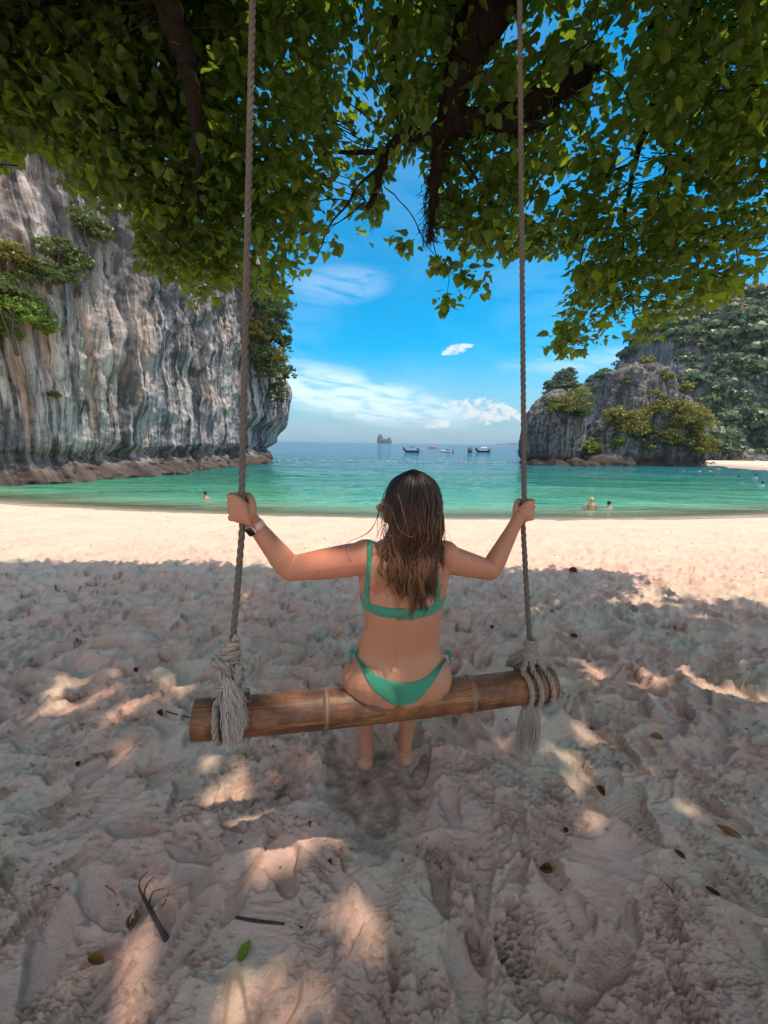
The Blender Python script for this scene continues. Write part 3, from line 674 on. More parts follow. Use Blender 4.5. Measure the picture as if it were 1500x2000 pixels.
# ---------------------------------------------------------------- rocks of the bay
def blob_rock(mb, c, rx, ry, h, prof, seed, nu=220, nv=130, rot=0.0, lean=(0, 0), amp=0.5, sq=2.6, z0=SEA - 0.6, fr=1.0, capz=0.0):
    u = np.arange(nu) / nu * 2 * np.pi; t = np.linspace(0, 1, nv)
    pf = np.interp(t, [a for a, b in prof], [b for a, b in prof])
    U, T_ = np.meshgrid(u, t); Rf = np.broadcast_to(pf[:, None], U.shape)
    se = (np.abs(np.cos(U)) ** sq + np.abs(np.sin(U)) ** sq) ** (-1 / sq)
    x = rx * Rf * se * np.cos(U); y = ry * Rf * se * np.sin(U); z = z0 + T_ * h + capz * (1 - Rf) * 0
    ang = U; cx, sx_ = np.cos(U), np.sin(U); s_ = max(rx, ry)
    big = fbm3(cx * 1.3 + seed, sx_ * 1.3, T_ * h / s_ * 0.7, 3, seed)
    st_ = 0.5 - np.abs(pn3(cx * 5 * fr + pn2(U * 2, T_ * 3, seed) * .6, sx_ * 5 * fr, z * 0.10, seed + 3)) * 1.7
    cr = rid3(x / 2.2 * fr, y / 2.2 * fr, z / 2.6 * fr, 4, seed + 5) - 0.4
    dd = amp * (1.1 * big + 0.55 * st_ + 0.9 * cr) * (0.35 + 0.65 * np.minimum(1, Rf * 1.5))
    x += dd * cx; y += dd * sx_; z = z + amp * 0.7 * fbm3(x / 2, y / 2, z / 2, 3, seed + 9) * smooth(T_, 0.2, 0.9) + amp * 1.2 * cr * smooth(T_, 0.6, 1.0)
    x += lean[0] * T_ ** 1.3; y += lean[1] * T_ ** 1.3
    ca, sa = math.cos(rot), math.sin(rot)
    V = np.stack([c[0] + x * ca - y * sa, c[1] + x * sa + y * ca, z], -1).reshape(-1, 3)
    V = np.vstack([V, V.reshape(nv, nu, 3)[-1].mean(0)]); k = len(V) - 1
    n0 = mb.n; mb.add(V, gridf(nv, nu, True)); mb.f3.append(np.array([(k, (nv - 1) * nu + i, (nv - 1) * nu + (i + 1) % nu) for i in range(nu)]) + n0)
    return V.reshape(-1, 3)
YI = 60.0
def colx(px, Y): return float(at(px, 905, Y)[0])
PR1 = [(0, .90), (.05, .97), (.09, .88), (.14, .95), (.3, 1.0), (.55, .98), (.7, .88), (.82, .74), (.92, .5), (1, .12)]
mb = MB(); blob_rock(mb, (colx(1094, YI), YI + 4.5), 4.5, 4.8, 12.4, PR1, 3, lean=(0.8, 0), amp=0.42, fr=1.3)
link('rock_stack', mb.mesh('rock_stack', M_islet), label='steep grey rock stack standing in the water beside the right rope', cat='rock')
PR2 = [(0, .98), (.04, 1.02), (.08, .93), (.12, .99), (.3, 1.0), (.6, .93), (.8, .84), (.92, .66), (1, .3)]
mb = MB(); blob_rock(mb, (colx(1262, 64), 69), 6.0, 6.0, 17.2, PR2, 8, amp=0.75, fr=1.2, nu=190, nv=130)
blob_rock(mb, (colx(1335, 63), 68.5), 5.2, 6.0, 12.6, [(0, 1), (.05, 1.04), (.1, .93), (.3, .98), (.6, .86), (.8, .66), (.92, .45), (1, .15)], 15, amp=0.8, fr=1.2, nu=160, nv=95)
blob_rock(mb, (colx(1215, 62), 66), 3.8, 4.0, 8.0, PR2, 19, amp=0.6, fr=1.2, nu=150, nv=90)
link('rock_islet', mb.mesh('rock_islet', M_islet), label='broad dark rock islet covered in yellow green bushes at right', cat='islet')
rs = np.random.RandomState(5)
bd = [(1160, 893, 2.2, 1.4, 'knobbly boulder between the rock stack and the islet'), (1182, 890, 2.6, 1.7, 'larger pale boulder at the foot of the islet'), (1205, 893, 2.4, 1.3, 'flat boulder touching the islet at its left foot'),
      (1050, 903, 1.4, 0.7, 'small wet rock at the left foot of the rock stack'), (1085, 903, 2.0, 0.6, 'low wet rock in front of the rock stack'), (1125, 902, 1.8, 0.8, 'low dark rock at the right foot of the rock stack'), (1150, 901, 1.6, 0.5, 'very flat reef rock at the waterline')]
for i, (px, py, w, h, lb) in enumerate(bd):
    mb = MB(); Y = 59.0 if py > 898 else 62.0; cx = colx(px, Y)
    blob_rock(mb, (cx, Y), w, w * 0.8, h * 1.2 + 0.5, [(0, 1), (.4, .95), (.75, .7), (1, .2)], 30 + i, nu=60, nv=24, amp=0.35, z0=SEA - 0.4)
    link('boulder', mb.mesh('boulder', M_islet), label=lb, cat='boulder', group='boulders round the right rocks')
# strip of low reef along the waterline
ysp = [(1112, 788, 4.2, 3.2, M_yel, 'round yellow green bush capping the rock stack'), (1078, 785, 2.0, 1.4, M_grn, 'darker tuft on the top left of the rock stack'),
  (1138, 805, 2.0, 2.8, M_grn, 'bush hanging down the right side of the rock stack'),
  (1150, 872, 2.2, 2.6, M_bright, 'bright lime bush at the right foot of the rock stack'), (1168, 878, 1.6, 1.4, M_yel, 'small olive bush beside the bright lime one'),
  (1208, 862, 2.2, 1.2, M_bright, 'lime tuft low at the left foot of the islet'), (1205, 810, 3.4, 2.6, M_yel, 'yellowish bush on the left flank of the islet'),
  (1235, 830, 4.4, 3.6, M_yel, 'large drooping yellow green tree low on the islet face'), (1262, 842, 3.0, 2.6, M_grn, 'green bush right of the drooping one on the islet'),
  (1262, 705, 1.8, 1.2, M_yel, 'small tuft on the very summit of the islet'), (1225, 742, 1.4, 1.0, M_grn, 'dark tuft on the upper left crag'),
  (1300, 740, 2.2, 1.8, M_yel, 'olive bush high on the right shoulder of the islet'), (1312, 752, 1.8, 1.4, M_bright, 'bright tuft high on the islet shoulder'),
  (1268, 768, 2.6, 1.8, M_yel, 'bush in the middle of the islet face'), (1285, 790, 3.2, 2.0, M_yel, 'wide bush below the centre of the islet'), (1300, 782, 2.4, 1.6, M_grn, 'green bush right of centre on the islet'),
  (1338, 762, 2.0, 2.0, M_yel, 'upright olive bush above the golden tree'), (1340, 805, 4.4, 3.0, M_yel, 'large olive tree on the right shoulder of the islet'),
  (1370, 832, 3.4, 4.2, M_yel, 'golden yellow tree at the right end of the islet'), (1378, 865, 3.0, 3.0, M_yel, 'hanging yellow foliage at the lower right end'),
  (1308, 845, 3.2, 3.4, M_yel, 'pale hanging bush on the lower middle of the islet'), (1328, 865, 2.6, 1.6, M_grn, 'dull bush near the foot of the islet'), (1268, 873, 1.6, 0.9, M_bright, 'tiny lime tuft at the waterline of the islet')]
for px, py, w, h, mt, lb in ysp:
    Y = 59.3 if px < 1160 and py < 850 else (62.0 if py > 850 else 62.6)
    if 1160 < px and py < 780: Y = 64.5
    gold = 'golden' in lb or 'hanging yellow' in lb
    bush(px, py, Y, w * 1.12, h * 1.15, mt, lb, group='bushes growing on the right rocks', leaf=0.17, tb=0.85 if gold else 0.6, droop=0.5, cat='bush')

# ---------------------------------------------------------------- forested hills
def hill(name, outline_px, Y, dy, label, crowns, crown_r, seed, cliffs=(), mat=M_dgr, dep=1.0):
    """ridge whose crest follows the skyline; its near slope comes forward by dy to the shore"""
    rs = np.random.RandomState(seed)
    ox = np.array([a for a, b in outline_px], float); oy = np.array([b for a, b in outline_px], float)
    nx, nt = 160, 70
    pxs = np.linspace(ox[0], ox[-1], nx); cy = np.interp(pxs, ox, oy)
    crest = np.array([at(a, b, Y) for a, b in zip(pxs, cy)])
    t = np.linspace(-0.7, 1, nt)                       # 1 shore, 0 crest, below 0 the far side
    X, Tt = np.meshgrid(crest[:, 0], t); zc = np.broadcast_to(crest[:, 2], X.shape)
    prof = np.where(Tt > 0, 1 - Tt ** 1.9, 1 - (np.abs(Tt) / 0.7) ** 1.6)
    Z = (SEA - 1) + (zc - SEA + 1) * np.clip(prof, 0, 1)
    Yy = Y - Tt * dy * np.where(Tt > 0, 1, 1.0)
    Z += fbm3(X / 14, Yy / 14, Z * 0, 3, seed) * 2.6 * (prof > 0.02) * np.clip((zc - SEA) / 30, 0.2, 1) * smooth(np.abs(Tt), 0.0, 0.25)
    Yy = Yy + fbm3(X / 9, Z / 9, Z * 0, 3, seed + 2) * 4 * dep
    V = np.stack([X, Yy, Z], -1)
    e = empty(name, tuple(V[nt // 2, nx // 2]), label, 'hill'); off = np.array(e.location)
    link('slope', newmesh('slope', V.reshape(-1, 3) - off, gridf(nt, nx), M_far), e, kind='structure')
    # crowns
    mb = MB(); ii = rs.rand(crowns); jj = rs.rand(crowns)
    tt_ = (jj * 1.25 - 0.25); ti = np.clip((tt_ + 0.7) / 1.7 * (nt - 1), 0, nt - 1).astype(int); xi = (ii * (nx - 1)).astype(int)
    P = V[ti, xi] + rs.normal(0, 0.5, (crowns, 3)); ppx, ppy, _ = proj(P)
    keep = np.ones(crowns, bool)
    for (a, b, ra, rb) in cliffs:
        keep &= (((ppx - a) / ra) ** 2 + ((ppy - b) / rb) ** 2 + 0.5 * pn2(ppx / 11, ppy / 7, 3)) > 1
    keep &= P[:, 2] > SEA + 1.0
    for c in P[keep]:
        r = crown_r * rs.uniform(0.45, 1.0) * (1.7 if rs.rand() < 0.2 else 1.0); ctn = rs.normal(0.36, 0.24); m_ = int(44 * (r / crown_r) ** 1.2) + 18
        d_ = sph(m_, rs); d_[:, 2] = np.abs(d_[:, 2]) * 0.95 - 0.12; d_[:, 1] -= 0.25
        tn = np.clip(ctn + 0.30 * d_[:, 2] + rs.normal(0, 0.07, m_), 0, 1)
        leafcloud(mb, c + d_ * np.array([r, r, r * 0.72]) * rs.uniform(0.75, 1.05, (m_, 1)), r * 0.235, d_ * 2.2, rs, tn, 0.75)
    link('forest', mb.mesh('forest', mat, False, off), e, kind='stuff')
    return e
hill('forested_hill', [(1232, 760), (1236, 690), (1243, 655), (1275, 622), (1330, 600), (1400, 584), (1500, 568), (1600, 545), (1760, 520), (1900, 600), (2000, 800)], 168, 46,
     'big steep jungle covered hill behind the right beach', 3300, 2.7, 61, [(1305, 705, 20, 22), (1335, 722, 24, 10), (1470, 752, 16, 9), (1398, 850, 7, 18)])
hill('forested_knoll', [(1134, 830), (1138, 762), (1152, 740), (1180, 732), (1200, 738), (1240, 755), (1300, 800), (1330, 875)], 128, 34, 'lower green knoll between the rock stack and the islet', 800, 1.7, 62, [(1140, 745, 10, 12)])
hill('green_pinnacle', [(1066, 860), (1068, 775), (1074, 750), (1086, 734), (1100, 727), (1110, 729), (1115, 745), (1117, 800), (1118, 870)], 150, 16, 'round topped green pinnacle behind the rock stack', 420, 1.3, 63, (), dep=0.3)

# far things on the horizon
def far_rock(name, peaks, Y, label, w=0.010):
    mb = MB()
    for i, (px, py, hw) in enumerate(peaks):
        p = at(px, py, Y); b = (p[0], Y + hw * Y / F); hh = p[2] - SEA
        blob_rock(mb, b, hw * Y / F, hw * Y / F, hh + 2, [(0, 1), (.3, .97), (.6, .85), (.85, .6), (1, .2)], 50 + i, nu=60, nv=40, amp=hh * 0.05, z0=SEA - 2, fr=0.12)
    link(name, mb.mesh(name, M_farisl), label=label, cat='island')
M_farisl = simple('far_island_rock', (0.10, 0.12, 0.12), 0.9, 0.5, 0.02)
far_rock('far_island', [(743, 848, 6), (752, 856, 5), (760, 854, 5)], 1400, 'small twin peaked rock island on the horizon')
far_rock('far_hills', [(985, 866.5, 14), (1010, 864.5, 16), (1034, 862.5, 16)], 2300, 'faint low hills on the horizon behind the right rope')

# sand spit and far beach on the right
def strip(name, near, far, zt, label):
    a = catmull(np.array([onz(x, y, SEA) for x, y in near]), 40); b = catmull(np.array([onz(x, y, SEA) for x, y in far]), 40)
    t = np.linspace(0, 1, 9); V = a[None] * (1 - t)[:, None, None] + b[None] * t[:, None, None]
    V[..., 2] = SEA - 0.12 + (zt + 0.12) * np.sin(np.pi * t)[:, None] ** 0.6 + 0.04 * pn2(V[..., 0] / 2, V[..., 1] / 2)
    o = link(name, newmesh(name, V.reshape(-1, 3), gridf(*V.shape[:2]), M_sand, True, {'dark': np.zeros(V.shape[0] * V.shape[1])}), kind='structure'); o['label'] = label
strip('sand_spit', [(1255, 904.5), (1330, 909), (1400, 913), (1500, 922.5), (1620, 940)], [(1255, 902.5), (1340, 900), (1400, 899.3), (1500, 900.5), (1620, 902)], 0.35, 'pale sand spit at the right of the bay')
strip('far_beach', [(1395, 892.6), (1450, 893.6), (1500, 894.4), (1700, 898)], [(1395, 890), (1450, 890), (1500, 890.5), (1700, 892)], 0.9, 'thin strip of beach at the foot of the hill')
# ---------------------------------------------------------------- the swing
def b_rope(col, col2):
    def b(q, nt):
        c = q.objc(); n = q.noise(c, 90, 4, 0.6); n2 = q.noise(c, 9, 3, 0.6)
        cc = q.mix(q.m('ADD', q.m('MULTIPLY', n, 0.7), q.m('MULTIPLY', n2, 0.3)), col, col2)
        return pbsdf(q, nt, cc, 0.95, q.bump(q.noise(c, 500, 3, 0.7), 0.6, 0.001), 0.15)
    return b
M_rope = material('rope', b_rope((0.075, 0.060, 0.050), (0.21, 0.170, 0.140)))
M_ropeend = material('pale_rope', b_rope((0.16, 0.13, 0.105), (0.40, 0.33, 0.275)))
M_fray = material('frayed_rope', b_rope((0.34, 0.28, 0.23), (0.60, 0.52, 0.45)))
def b_bamboo(q, nt):
    c = q.objc(); x, y, z = q.sep(c)[:3]
    g1 = q.noise(q.vmul(c, (3, 45, 45)), 1.0, 5, 0.65); g2 = q.noise(q.vmul(c, (14, 160, 160)), 1.0, 4, 0.6); b1 = q.noise(c, 5.5, 5, 0.65, 0.4)
    cc = q.mix(q.sstep(b1, 0.38, 0.66), (0.075, 0.028, 0.012), (0.25, 0.095, 0.030))
    cc = q.mix(q.m('MULTIPLY', q.sstep(g1, 0.5, 0.72), 0.7), cc, (0.38, 0.16, 0.05))
    cc = q.mix(q.m('MULTIPLY', q.sstep(g2, 0.50, 0.36), 0.75), cc, (0.05, 0.025, 0.014))
    cc = q.mix(q.m('MULTIPLY', q.sstep(q.noise(c, 14, 5, 0.7), 0.56, 0.7), 0.6), cc, (0.045, 0.022, 0.014))
    nt_ = q.attr('tone', 'Fac')
    cc = q.mix(q.m('MULTIPLY', nt_, 0.7), cc, (0.24, 0.16, 0.10))
    rg = q.m('ADD', 0.36, q.m('MULTIPLY', q.noise(c, 30, 4, 0.7), 0.35))
    return pbsdf(q, nt, cc, rg, q.bump(q.m('ADD', g1, q.m('MULTIPLY', g2, 0.5)), 0.35, 0.003), 0.5)
M_bamboo = material('bamboo', b_bamboo)
BR = 0.064
BL = at(390, 1405, 1.12); BRr = at(1068, 1335, 1.415)
BC = (BL + BRr) / 2; Bx = (BRr - BL); BLEN = np.linalg.norm(Bx); Bx /= BLEN
By = np.cross([0, 0, 1.0], Bx); By /= np.linalg.norm(By); Bz = np.cross(Bx, By)
BM = np.stack([Bx, By, Bz], 1)                    # log axes as columns
swing = empty('log_swing', tuple(BC), 'bamboo log swing on two thick ropes with a woman sitting on it', 'swing')
def bl(s, a, r=BR):                               # point on the log: s along it (0 left end .. 1), angle a (0 camera side, 90 top)
    return BL + Bx * BLEN * s + (-By * math.cos(R(a)) + Bz * math.sin(R(a))) * r
def bamboo():
    n, sd_ = 260, 56; s = np.linspace(-0.012, 1.012, n); r = np.full(n, BR) * (1 + 0.02 * np.sin(s * 4))
    tone = np.zeros(n)
    for k in (0.045, 0.315, 0.735, 0.965):
        r += 0.0045 * np.exp(-((s - k) / 0.004) ** 2) - 0.0028 * np.exp(-((s - k + 0.009) / 0.004) ** 2) + 0.0016 * np.exp(-((s - k) / 0.02) ** 2)
        tone += 0.9 * np.exp(-((s - k) / 0.005) ** 2)
    th = np.arange(sd_) / sd_ * 2 * np.pi
    Rr = r[:, None] * (1 + 0.008 * pn2(s[:, None] * 9, np.cos(th)[None] * 2, 3) + 0.004 * pn2(s[:, None] * 60, th[None] * 1.5, 5))
    x = (s - 0.5) * BLEN; sag = -0.012 * (1 - (2 * s - 1) ** 2)
    V = np.stack([np.broadcast_to(x[:, None], Rr.shape), Rr * np.cos(th), Rr * np.sin(th) + sag[:, None]], -1).reshape(-1, 3)
    mb = MB(); mb.add(V, gridf(n, sd_, True)[:, ::-1], np.repeat(np.clip(tone, 0, 1), sd_))
    # hollow ends: rim and inner wall
    for e, i in ((0, 0), (1, n - 1)):
        ring = V.reshape(n, sd_, 3)[i]; c = ring.mean(0); inn = c + (ring - c) * 0.80; deep = inn + np.array([(0.08 if e == 0 else -0.08), 0, 0])
        W_ = np.concatenate([ring, inn, deep, c[None] + np.array([[(0.08 if e == 0 else -0.08), 0, 0]])])
        f = gridf(3, sd_, True); n0 = mb.n
        mb.add(W_, f if e == 0 else f[:, ::-1], 0.5)
        mb.f3.append(np.array([(3 * sd_, 2 * sd_ + j, 2 * sd_ + (j + 1) % sd_) for j in range(sd_)]) + n0)
    o = link('bamboo_log', mb.mesh('bamboo_log', M_bamboo), swing)
    o.matrix_parent_inverse = Matrix.Identity(4); o.rotation_euler = Matrix(BM.tolist()).to_euler(); return o
bamboo()
def rope_mb(mb, P, r, pitch=None, step=None, ns=3, sides=7, fuzz=0.0, a=None):
    """laid rope of ns twisted strands along path P"""
    P = np.asarray(P, float); d = np.concatenate([[0], np.cumsum(np.linalg.norm(np.diff(P, axis=0), axis=1))])
    pitch = pitch or r * 7.5; step = step or pitch / 11; n = max(6, int(d[-1] / step)); s = np.linspace(0, d[-1], n)
    Q = np.column_stack([np.interp(s, d, P[:, k]) for k in range(3)]); T, A, B = frames(Q)
    for k in range(ns):
        ph = 2 * np.pi * (s / pitch + k / ns)
        H = Q + (np.cos(ph)[:, None] * A + np.sin(ph)[:, None] * B) * r * 0.50
        addtube(mb, H, r * 0.56 * (1 + 0.04 * np.sin(s * 173)), sides, True, 1.0, a)
    return mb
def rope_part(name, paths, r, mat, parent=swing, **kw):
    mb = MB()
    for p in paths: rope_mb(mb, p, r, **kw)
    return link(name, mb.mesh(name, mat, True, BC), parent)
def fibres(mb, roots, tips, n, spread, rs, r=0.0011, bend=0.02, seg=7):
    for i in range(n):
        a = np.array(roots[rs.randint(len(roots))], float) + rs.normal(0, 0.006, 3); b = np.array(tips[rs.randint(len(tips))], float) + rs.normal(0, 1, 3) * spread
        t = np.linspace(0, 1, seg)[:, None]; w = rs.normal(0, 1, 3) * bend
        P = a + (b - a) * t + w * np.sin(t * np.pi) + rs.normal(0, 0.0012, (seg, 3))
        addtube(mb, P, np.linspace(r * 1.5, r * 0.5, seg), 3, False)
RR = 0.0106
# left rope: from the log up past her hand to the limb overhead
LH = at(474, 990, 1.19); RH = at(1022, 995, 1.55)
Lk = at(452, 1285, 1.14); Rk = at(1035, 1262, 1.43)
Lt = at(495, 0, 1.52); Rt = at(1014, 0, 1.98)
def extend(a, b, z): t = (z - b[2]) / (b[2] - a[2]); return b + (b - a) * t
Ltop = extend(LH, Lt, 5.6); Rtop = extend(RH, Rt, 5.6)
Lpath = np.vstack([catmull([at(452, 1330, 1.13), Lk, LH + [0, 0, -0.03], LH + [0, 0, 0.03]], 50), np.linspace(LH + [0, 0, 0.05], Ltop, 120)])
Rpath = np.vstack([catmull([at(1038, 1290, 1.43), Rk, RH + [0, 0, -0.03], RH + [0, 0, 0.03]], 50), np.linspace(RH + [0, 0, 0.05], Rtop, 120)])
rl = rope_part('rope', [Lpath], RR, M_rope, sides=6, pitch=0.085); rr = rope_part('rope', [Rpath], RR, M_rope, sides=6, pitch=0.085)
def loop(s0, s1, a0, a1, r=RR * 1.02, n=40, rad=None):
    a = np.linspace(a0, a1, n); s = np.linspace(s0, s1, n); rad = rad or (BR + r * 0.95)
    return np.array([bl(si, ai, rad) for si, ai in zip(s, a)])
sl = (np.dot(at(437, 1400, 1.10) - BL, Bx)) / BLEN; sr = np.dot(at(1040, 1335, 1.40) - BL, Bx) / BLEN
# left knot
kl = at(452, 1318, 1.12)
lp = []
for k, ds in enumerate((-0.012, 0.014, 0.040)):
    lo = loop(sl + ds - 0.006, sl + ds + 0.006, 75, -230, n=44); lp.append(np.vstack([(kl + [-0.012 + 0.012 * k, 0, -0.01])[None], lo, (kl + [-0.01 + 0.012 * k, 0.02, 0.0])[None]]))
rope_part('log_loop', [catmull(p[::2], 90) for p in lp], RR * 1.05, M_ropeend)
def knot(c, w, h, seed, turns=5, r=0.011, tilt=0.35, n=140):
    rs = np.random.RandomState(seed); t = np.linspace(0, 1, n); a = t * turns * 2 * np.pi
    wr = w * (0.75 + 0.3 * np.sin(t * np.pi)) * (1 + 0.08 * np.sin(a * 0.37 + seed))
    P = np.column_stack([c[0] + wr * np.cos(a), c[1] + wr * 0.85 * np.sin(a), c[2] + h * (0.5 - t) + tilt * w * np.sin(a + seed)])
    return P
mbk = MB()
rope_mb(mbk, knot(kl + [0.002, 0, 0.075], 0.022, 0.075, 2, 3, tilt=0.8), 0.0125); rope_mb(mbk, knot(kl + [0.0, 0, 0.012], 0.028, 0.075, 5, 3, tilt=0.9), 0.0135)
rope_mb(mbk, catmull([kl + [0.01, -0.03, 0.05], kl + [-0.03, -0.025, 0.055], kl + [-0.052, -0.01, 0.05], kl + [-0.045, 0.01, 0.03], kl + [-0.01, 0.02, 0.03]], 40), 0.012)
rope_mb(mbk, catmull([kl + [0.035, -0.02, 0.05], kl + [0.03, -0.04, 0.0], kl + [-0.02, -0.045, -0.02], kl + [-0.03, -0.03, -0.05]], 40), 0.012)
rope_mb(mbk, catmull([kl + [-0.03, -0.03, 0.035], kl + [0.0, -0.045, 0.0], kl + [0.02, -0.05, -0.04], kl + [0.022, -0.055, -0.07]], 40), 0.012)
link('knot', mbk.mesh('knot', M_ropeend, True, BC), swing)
rs = np.random.RandomState(3); mb = MB()
rt = [kl + [0.012, -0.05, -0.01], kl + [0.022, -0.052, -0.03], kl + [0.004, -0.045, 0.01]]
tp = [kl + [0.045, -0.085, -0.15], kl + [0.03, -0.085, -0.185], kl + [0.06, -0.075, -0.11], kl + [0.015, -0.075, -0.17], kl + [0.052, -0.08, -0.08]]
fibres(mb, rt, tp, 520, 0.009, rs, 0.0014, 0.010)
fibres(mb, [kl + [0.0, 0.0, 0.06], kl + [0.01, -0.03, 0.0], kl + [-0.02, -0.02, -0.03]], [kl + [0.055, -0.02, 0.03], kl + [-0.04, -0.03, -0.07], kl + [0.06, -0.03, -0.02], kl + [-0.03, 0, 0.08]], 90, 0.012, rs, 0.0007, 0.02)
link('frayed_tassel', mb.mesh('frayed_tassel', M_fray, True, BC), swing, kind='stuff')
# right knot: whipped coil, three loops, two cross turns behind, tassel below the log
kr = at(1036, 1268, 1.425)
rp = []
for k, (ds, ox) in enumerate(((-0.028, -0.02), (0.004, 0.0), (0.044, 0.02))):
    lo = loop(sr + ds - 0.016, sr + ds + 0.004, 80, -220, n=44); rp.append(np.vstack([(kr + [ox * 0.6, -0.004, -0.02])[None], (kr + [ox * 1.2, -0.004, -0.045])[None], lo, (kr + [ox, 0.02, -0.03])[None]]))
rope_part('log_loop', [catmull(p[::2], 90) for p in rp], RR * 1.0, M_ropeend)
mbk = MB(); rope_mb(mbk, knot(kr + [0.0, 0, 0.010], 0.021, 0.066, 9, 6, tilt=0.12), 0.0072); rope_mb(mbk, knot(kr + [0, 0.0, -0.030], 0.026, 0.03, 4, 2, tilt=0.5), 0.012)
rope_mb(mbk, catmull([kr + [0.01, 0.01, -0.005], kr + [-0.035, 0.015, -0.03], kr + [-0.065, 0.03, -0.062], kr + [-0.068, 0.045, -0.10]], 40), 0.011)
rope_mb(mbk, catmull([kr + [0.0, 0.0, -0.02], kr + [-0.03, 0.0, -0.042], kr + [-0.05, 0.02, -0.07], kr + [-0.052, 0.04, -0.10]], 40), 0.011)
rope_mb(mbk, catmull([kr + [0.015, 0.01, -0.0], kr + [0.036, 0.02, -0.035], kr + [0.04, 0.03, -0.06]], 30), 0.010)
link('knot', mbk.mesh('knot', M_ropeend, True, BC), swing)
mb = MB(); b0 = bl(sr - 0.008, -70, BR + 0.004)
rt = [b0 + Bx * d for d in np.linspace(-0.034, 0.030, 7)]; tp = [b0 + Bx * d + np.array([0, 0.0, -h]) for d, h in ((-0.050, 0.175), (-0.03, 0.225), (-0.01, 0.235), (0.02, 0.23), (0.035, 0.20), (0.05, 0.16), (0.03, 0.13))]
for i in range(480):
    j = rs.rand(); a = b0 + Bx * (j - 0.5) * 0.066 + rs.normal(0, 0.004, 3); L = rs.uniform(0.14, 0.25)
    b = b0 + Bx * ((j - 0.5) * 0.10 + rs.normal(0, 0.006)) + np.array([0, rs.normal(0, 0.012), -L]); t = np.linspace(0, 1, 8)[:, None]
    P = a + (b - a) * t + rs.normal(0, 0.006, 3) * np.sin(t * np.pi) + np.column_stack([0.0022 * np.sin(t[:, 0] * rs.uniform(8, 20) + i), 0 * t[:, 0], 0 * t[:, 0]]) * t
    addtube(mb, P, np.linspace(0.0013, 0.0006, 8), 3, False)
fibres(mb, [kr + [0, 0, 0.0]], [kr + [0.04, -0.01, 0.01], kr + [-0.035, -0.02, 0.0], kr + [0.03, 0, -0.05]], 50, 0.012, rs, 0.0006, 0.014)
link('frayed_tassel', mb.mesh('frayed_tassel', M_fray, True, BC), swing, kind='stuff')

# ---------------------------------------------------------------- the woman
def b_skin(q, nt):
    c = q.objc(); n = q.noise(c, 6, 4, 0.6); n2 = q.noise(c, 220, 3, 0.6)
    red = q.attr('tone', 'Fac')
    cc = q.mix(n, (0.40, 0.175, 0.095), (0.48, 0.22, 0.125))
    cc = q.mix(q.m('MULTIPLY', red, 0.75), cc, (0.60, 0.20, 0.12))                    # sunburnt shoulders and arms, with reddish sun spots painted in
    cc = q.mix(q.m('MULTIPLY', q.sstep(n2, 0.62, 0.75), 0.15), cc, (0.3, 0.14, 0.08))
    cc = q.mix(q.m('MULTIPLY', q.sstep(q.noise(c, 16, 5, 0.7), 0.52, 0.72), 0.35), cc, (0.40, 0.15, 0.085))
    vo = N(nt, 'ShaderNodeTexVoronoi'); q.put(vo.inputs['Vector'], c); vo.inputs['Scale'].default_value = 24
    cc = q.mix(q.m('MULTIPLY', q.sstep(vo.outputs['Distance'], 0.075, 0.045), q.sstep(q.noise(c, 9, 2), 0.50, 0.60)), cc, (0.10, 0.04, 0.025))
    return pbsdf(q, nt, cc, 0.50, q.bump(n2, 0.12, 0.0006), 0.4, Subsurface_Weight=0.12, Subsurface_Radius=(0.02, 0.008, 0.004), Subsurface_Scale=0.5)
M_skin = material('skin', b_skin)
yaw = math.atan2(Bx[1], Bx[0]); cyw, syw = math.cos(yaw), math.sin(yaw)
def Yat(px):                                         # body's middle plane follows the log's turn
    return 1.295 + (px - 778) * 0.00036
mb = MB()
def ring(py, l, r, t, oy=0.0, cx=None, tp=None):
    """body slice between silhouette pixels l and r at row py; t half depth, oy shift away from the camera"""
    cpx = (l + r) / 2; c = at(cpx, py, Yat(cpx) + oy); hw = (r - l) / 2 * depth(c) / F
    return (c, (hw * cyw, hw * syw, 0), (-t * syw, t * cyw, 0))
torso = [ring(1372, 712, 846, 0.07, 0.04), ring(1358, 684, 868, 0.10, 0.035), ring(1340, 673, 877, 0.120, 0.03), ring(1320, 672, 878, 0.125, 0.03), ring(1300, 683, 872, 0.120, 0.03), ring(1280, 691, 866, 0.110, 0.03),
         ring(1260, 697, 862, 0.102, 0.035), ring(1236, 705, 861, 0.100, 0.03), ring(1214, 712, 861, 0.106, 0.025), ring(1190, 709, 866, 0.112, 0.02), ring(1160, 704, 873, 0.112, 0.02),
         ring(1130, 700, 880, 0.105, 0.02), ring(1100, 702, 880, 0.094, 0.02), ring(1080, 706, 874, 0.078, 0.02), ring(1064, 722, 860, 0.062, 0.025), ring(1052, 748, 838, 0.052, 0.03)]
addloft(mb, torso, 40, 60)
neck = [ring(1075, 765, 825, 0.05, 0.03), ring(1050, 768, 822, 0.048, 0.035), ring(1025, 770, 820, 0.048, 0.045), ring(1000, 768, 822, 0.05, 0.05)]
addloft(mb, neck, 24, 16)
yv = np.array([-syw, cyw, 0]); xv = np.array([cyw, syw, 0]); zv = np.array([0, 0, 1.0])
# trapezius slope and shoulder blades
for sx_, px in ((-1, 742), (1, 842)):
    ellip(mb, at(px, 1078, Yat(px) + 0.01), (0.055, 0.045, 0.030))
    ellip(mb, at(px, 1125, Yat(px) - 0.052), (0.045, 0.030, 0.065))
for px in (738, 838): ellip(mb, at(px, 1175, Yat(px) + 0.125), (0.060, 0.065, 0.062))     # bust, seen only from the side
# folds of the flanks and the small of the back
pass
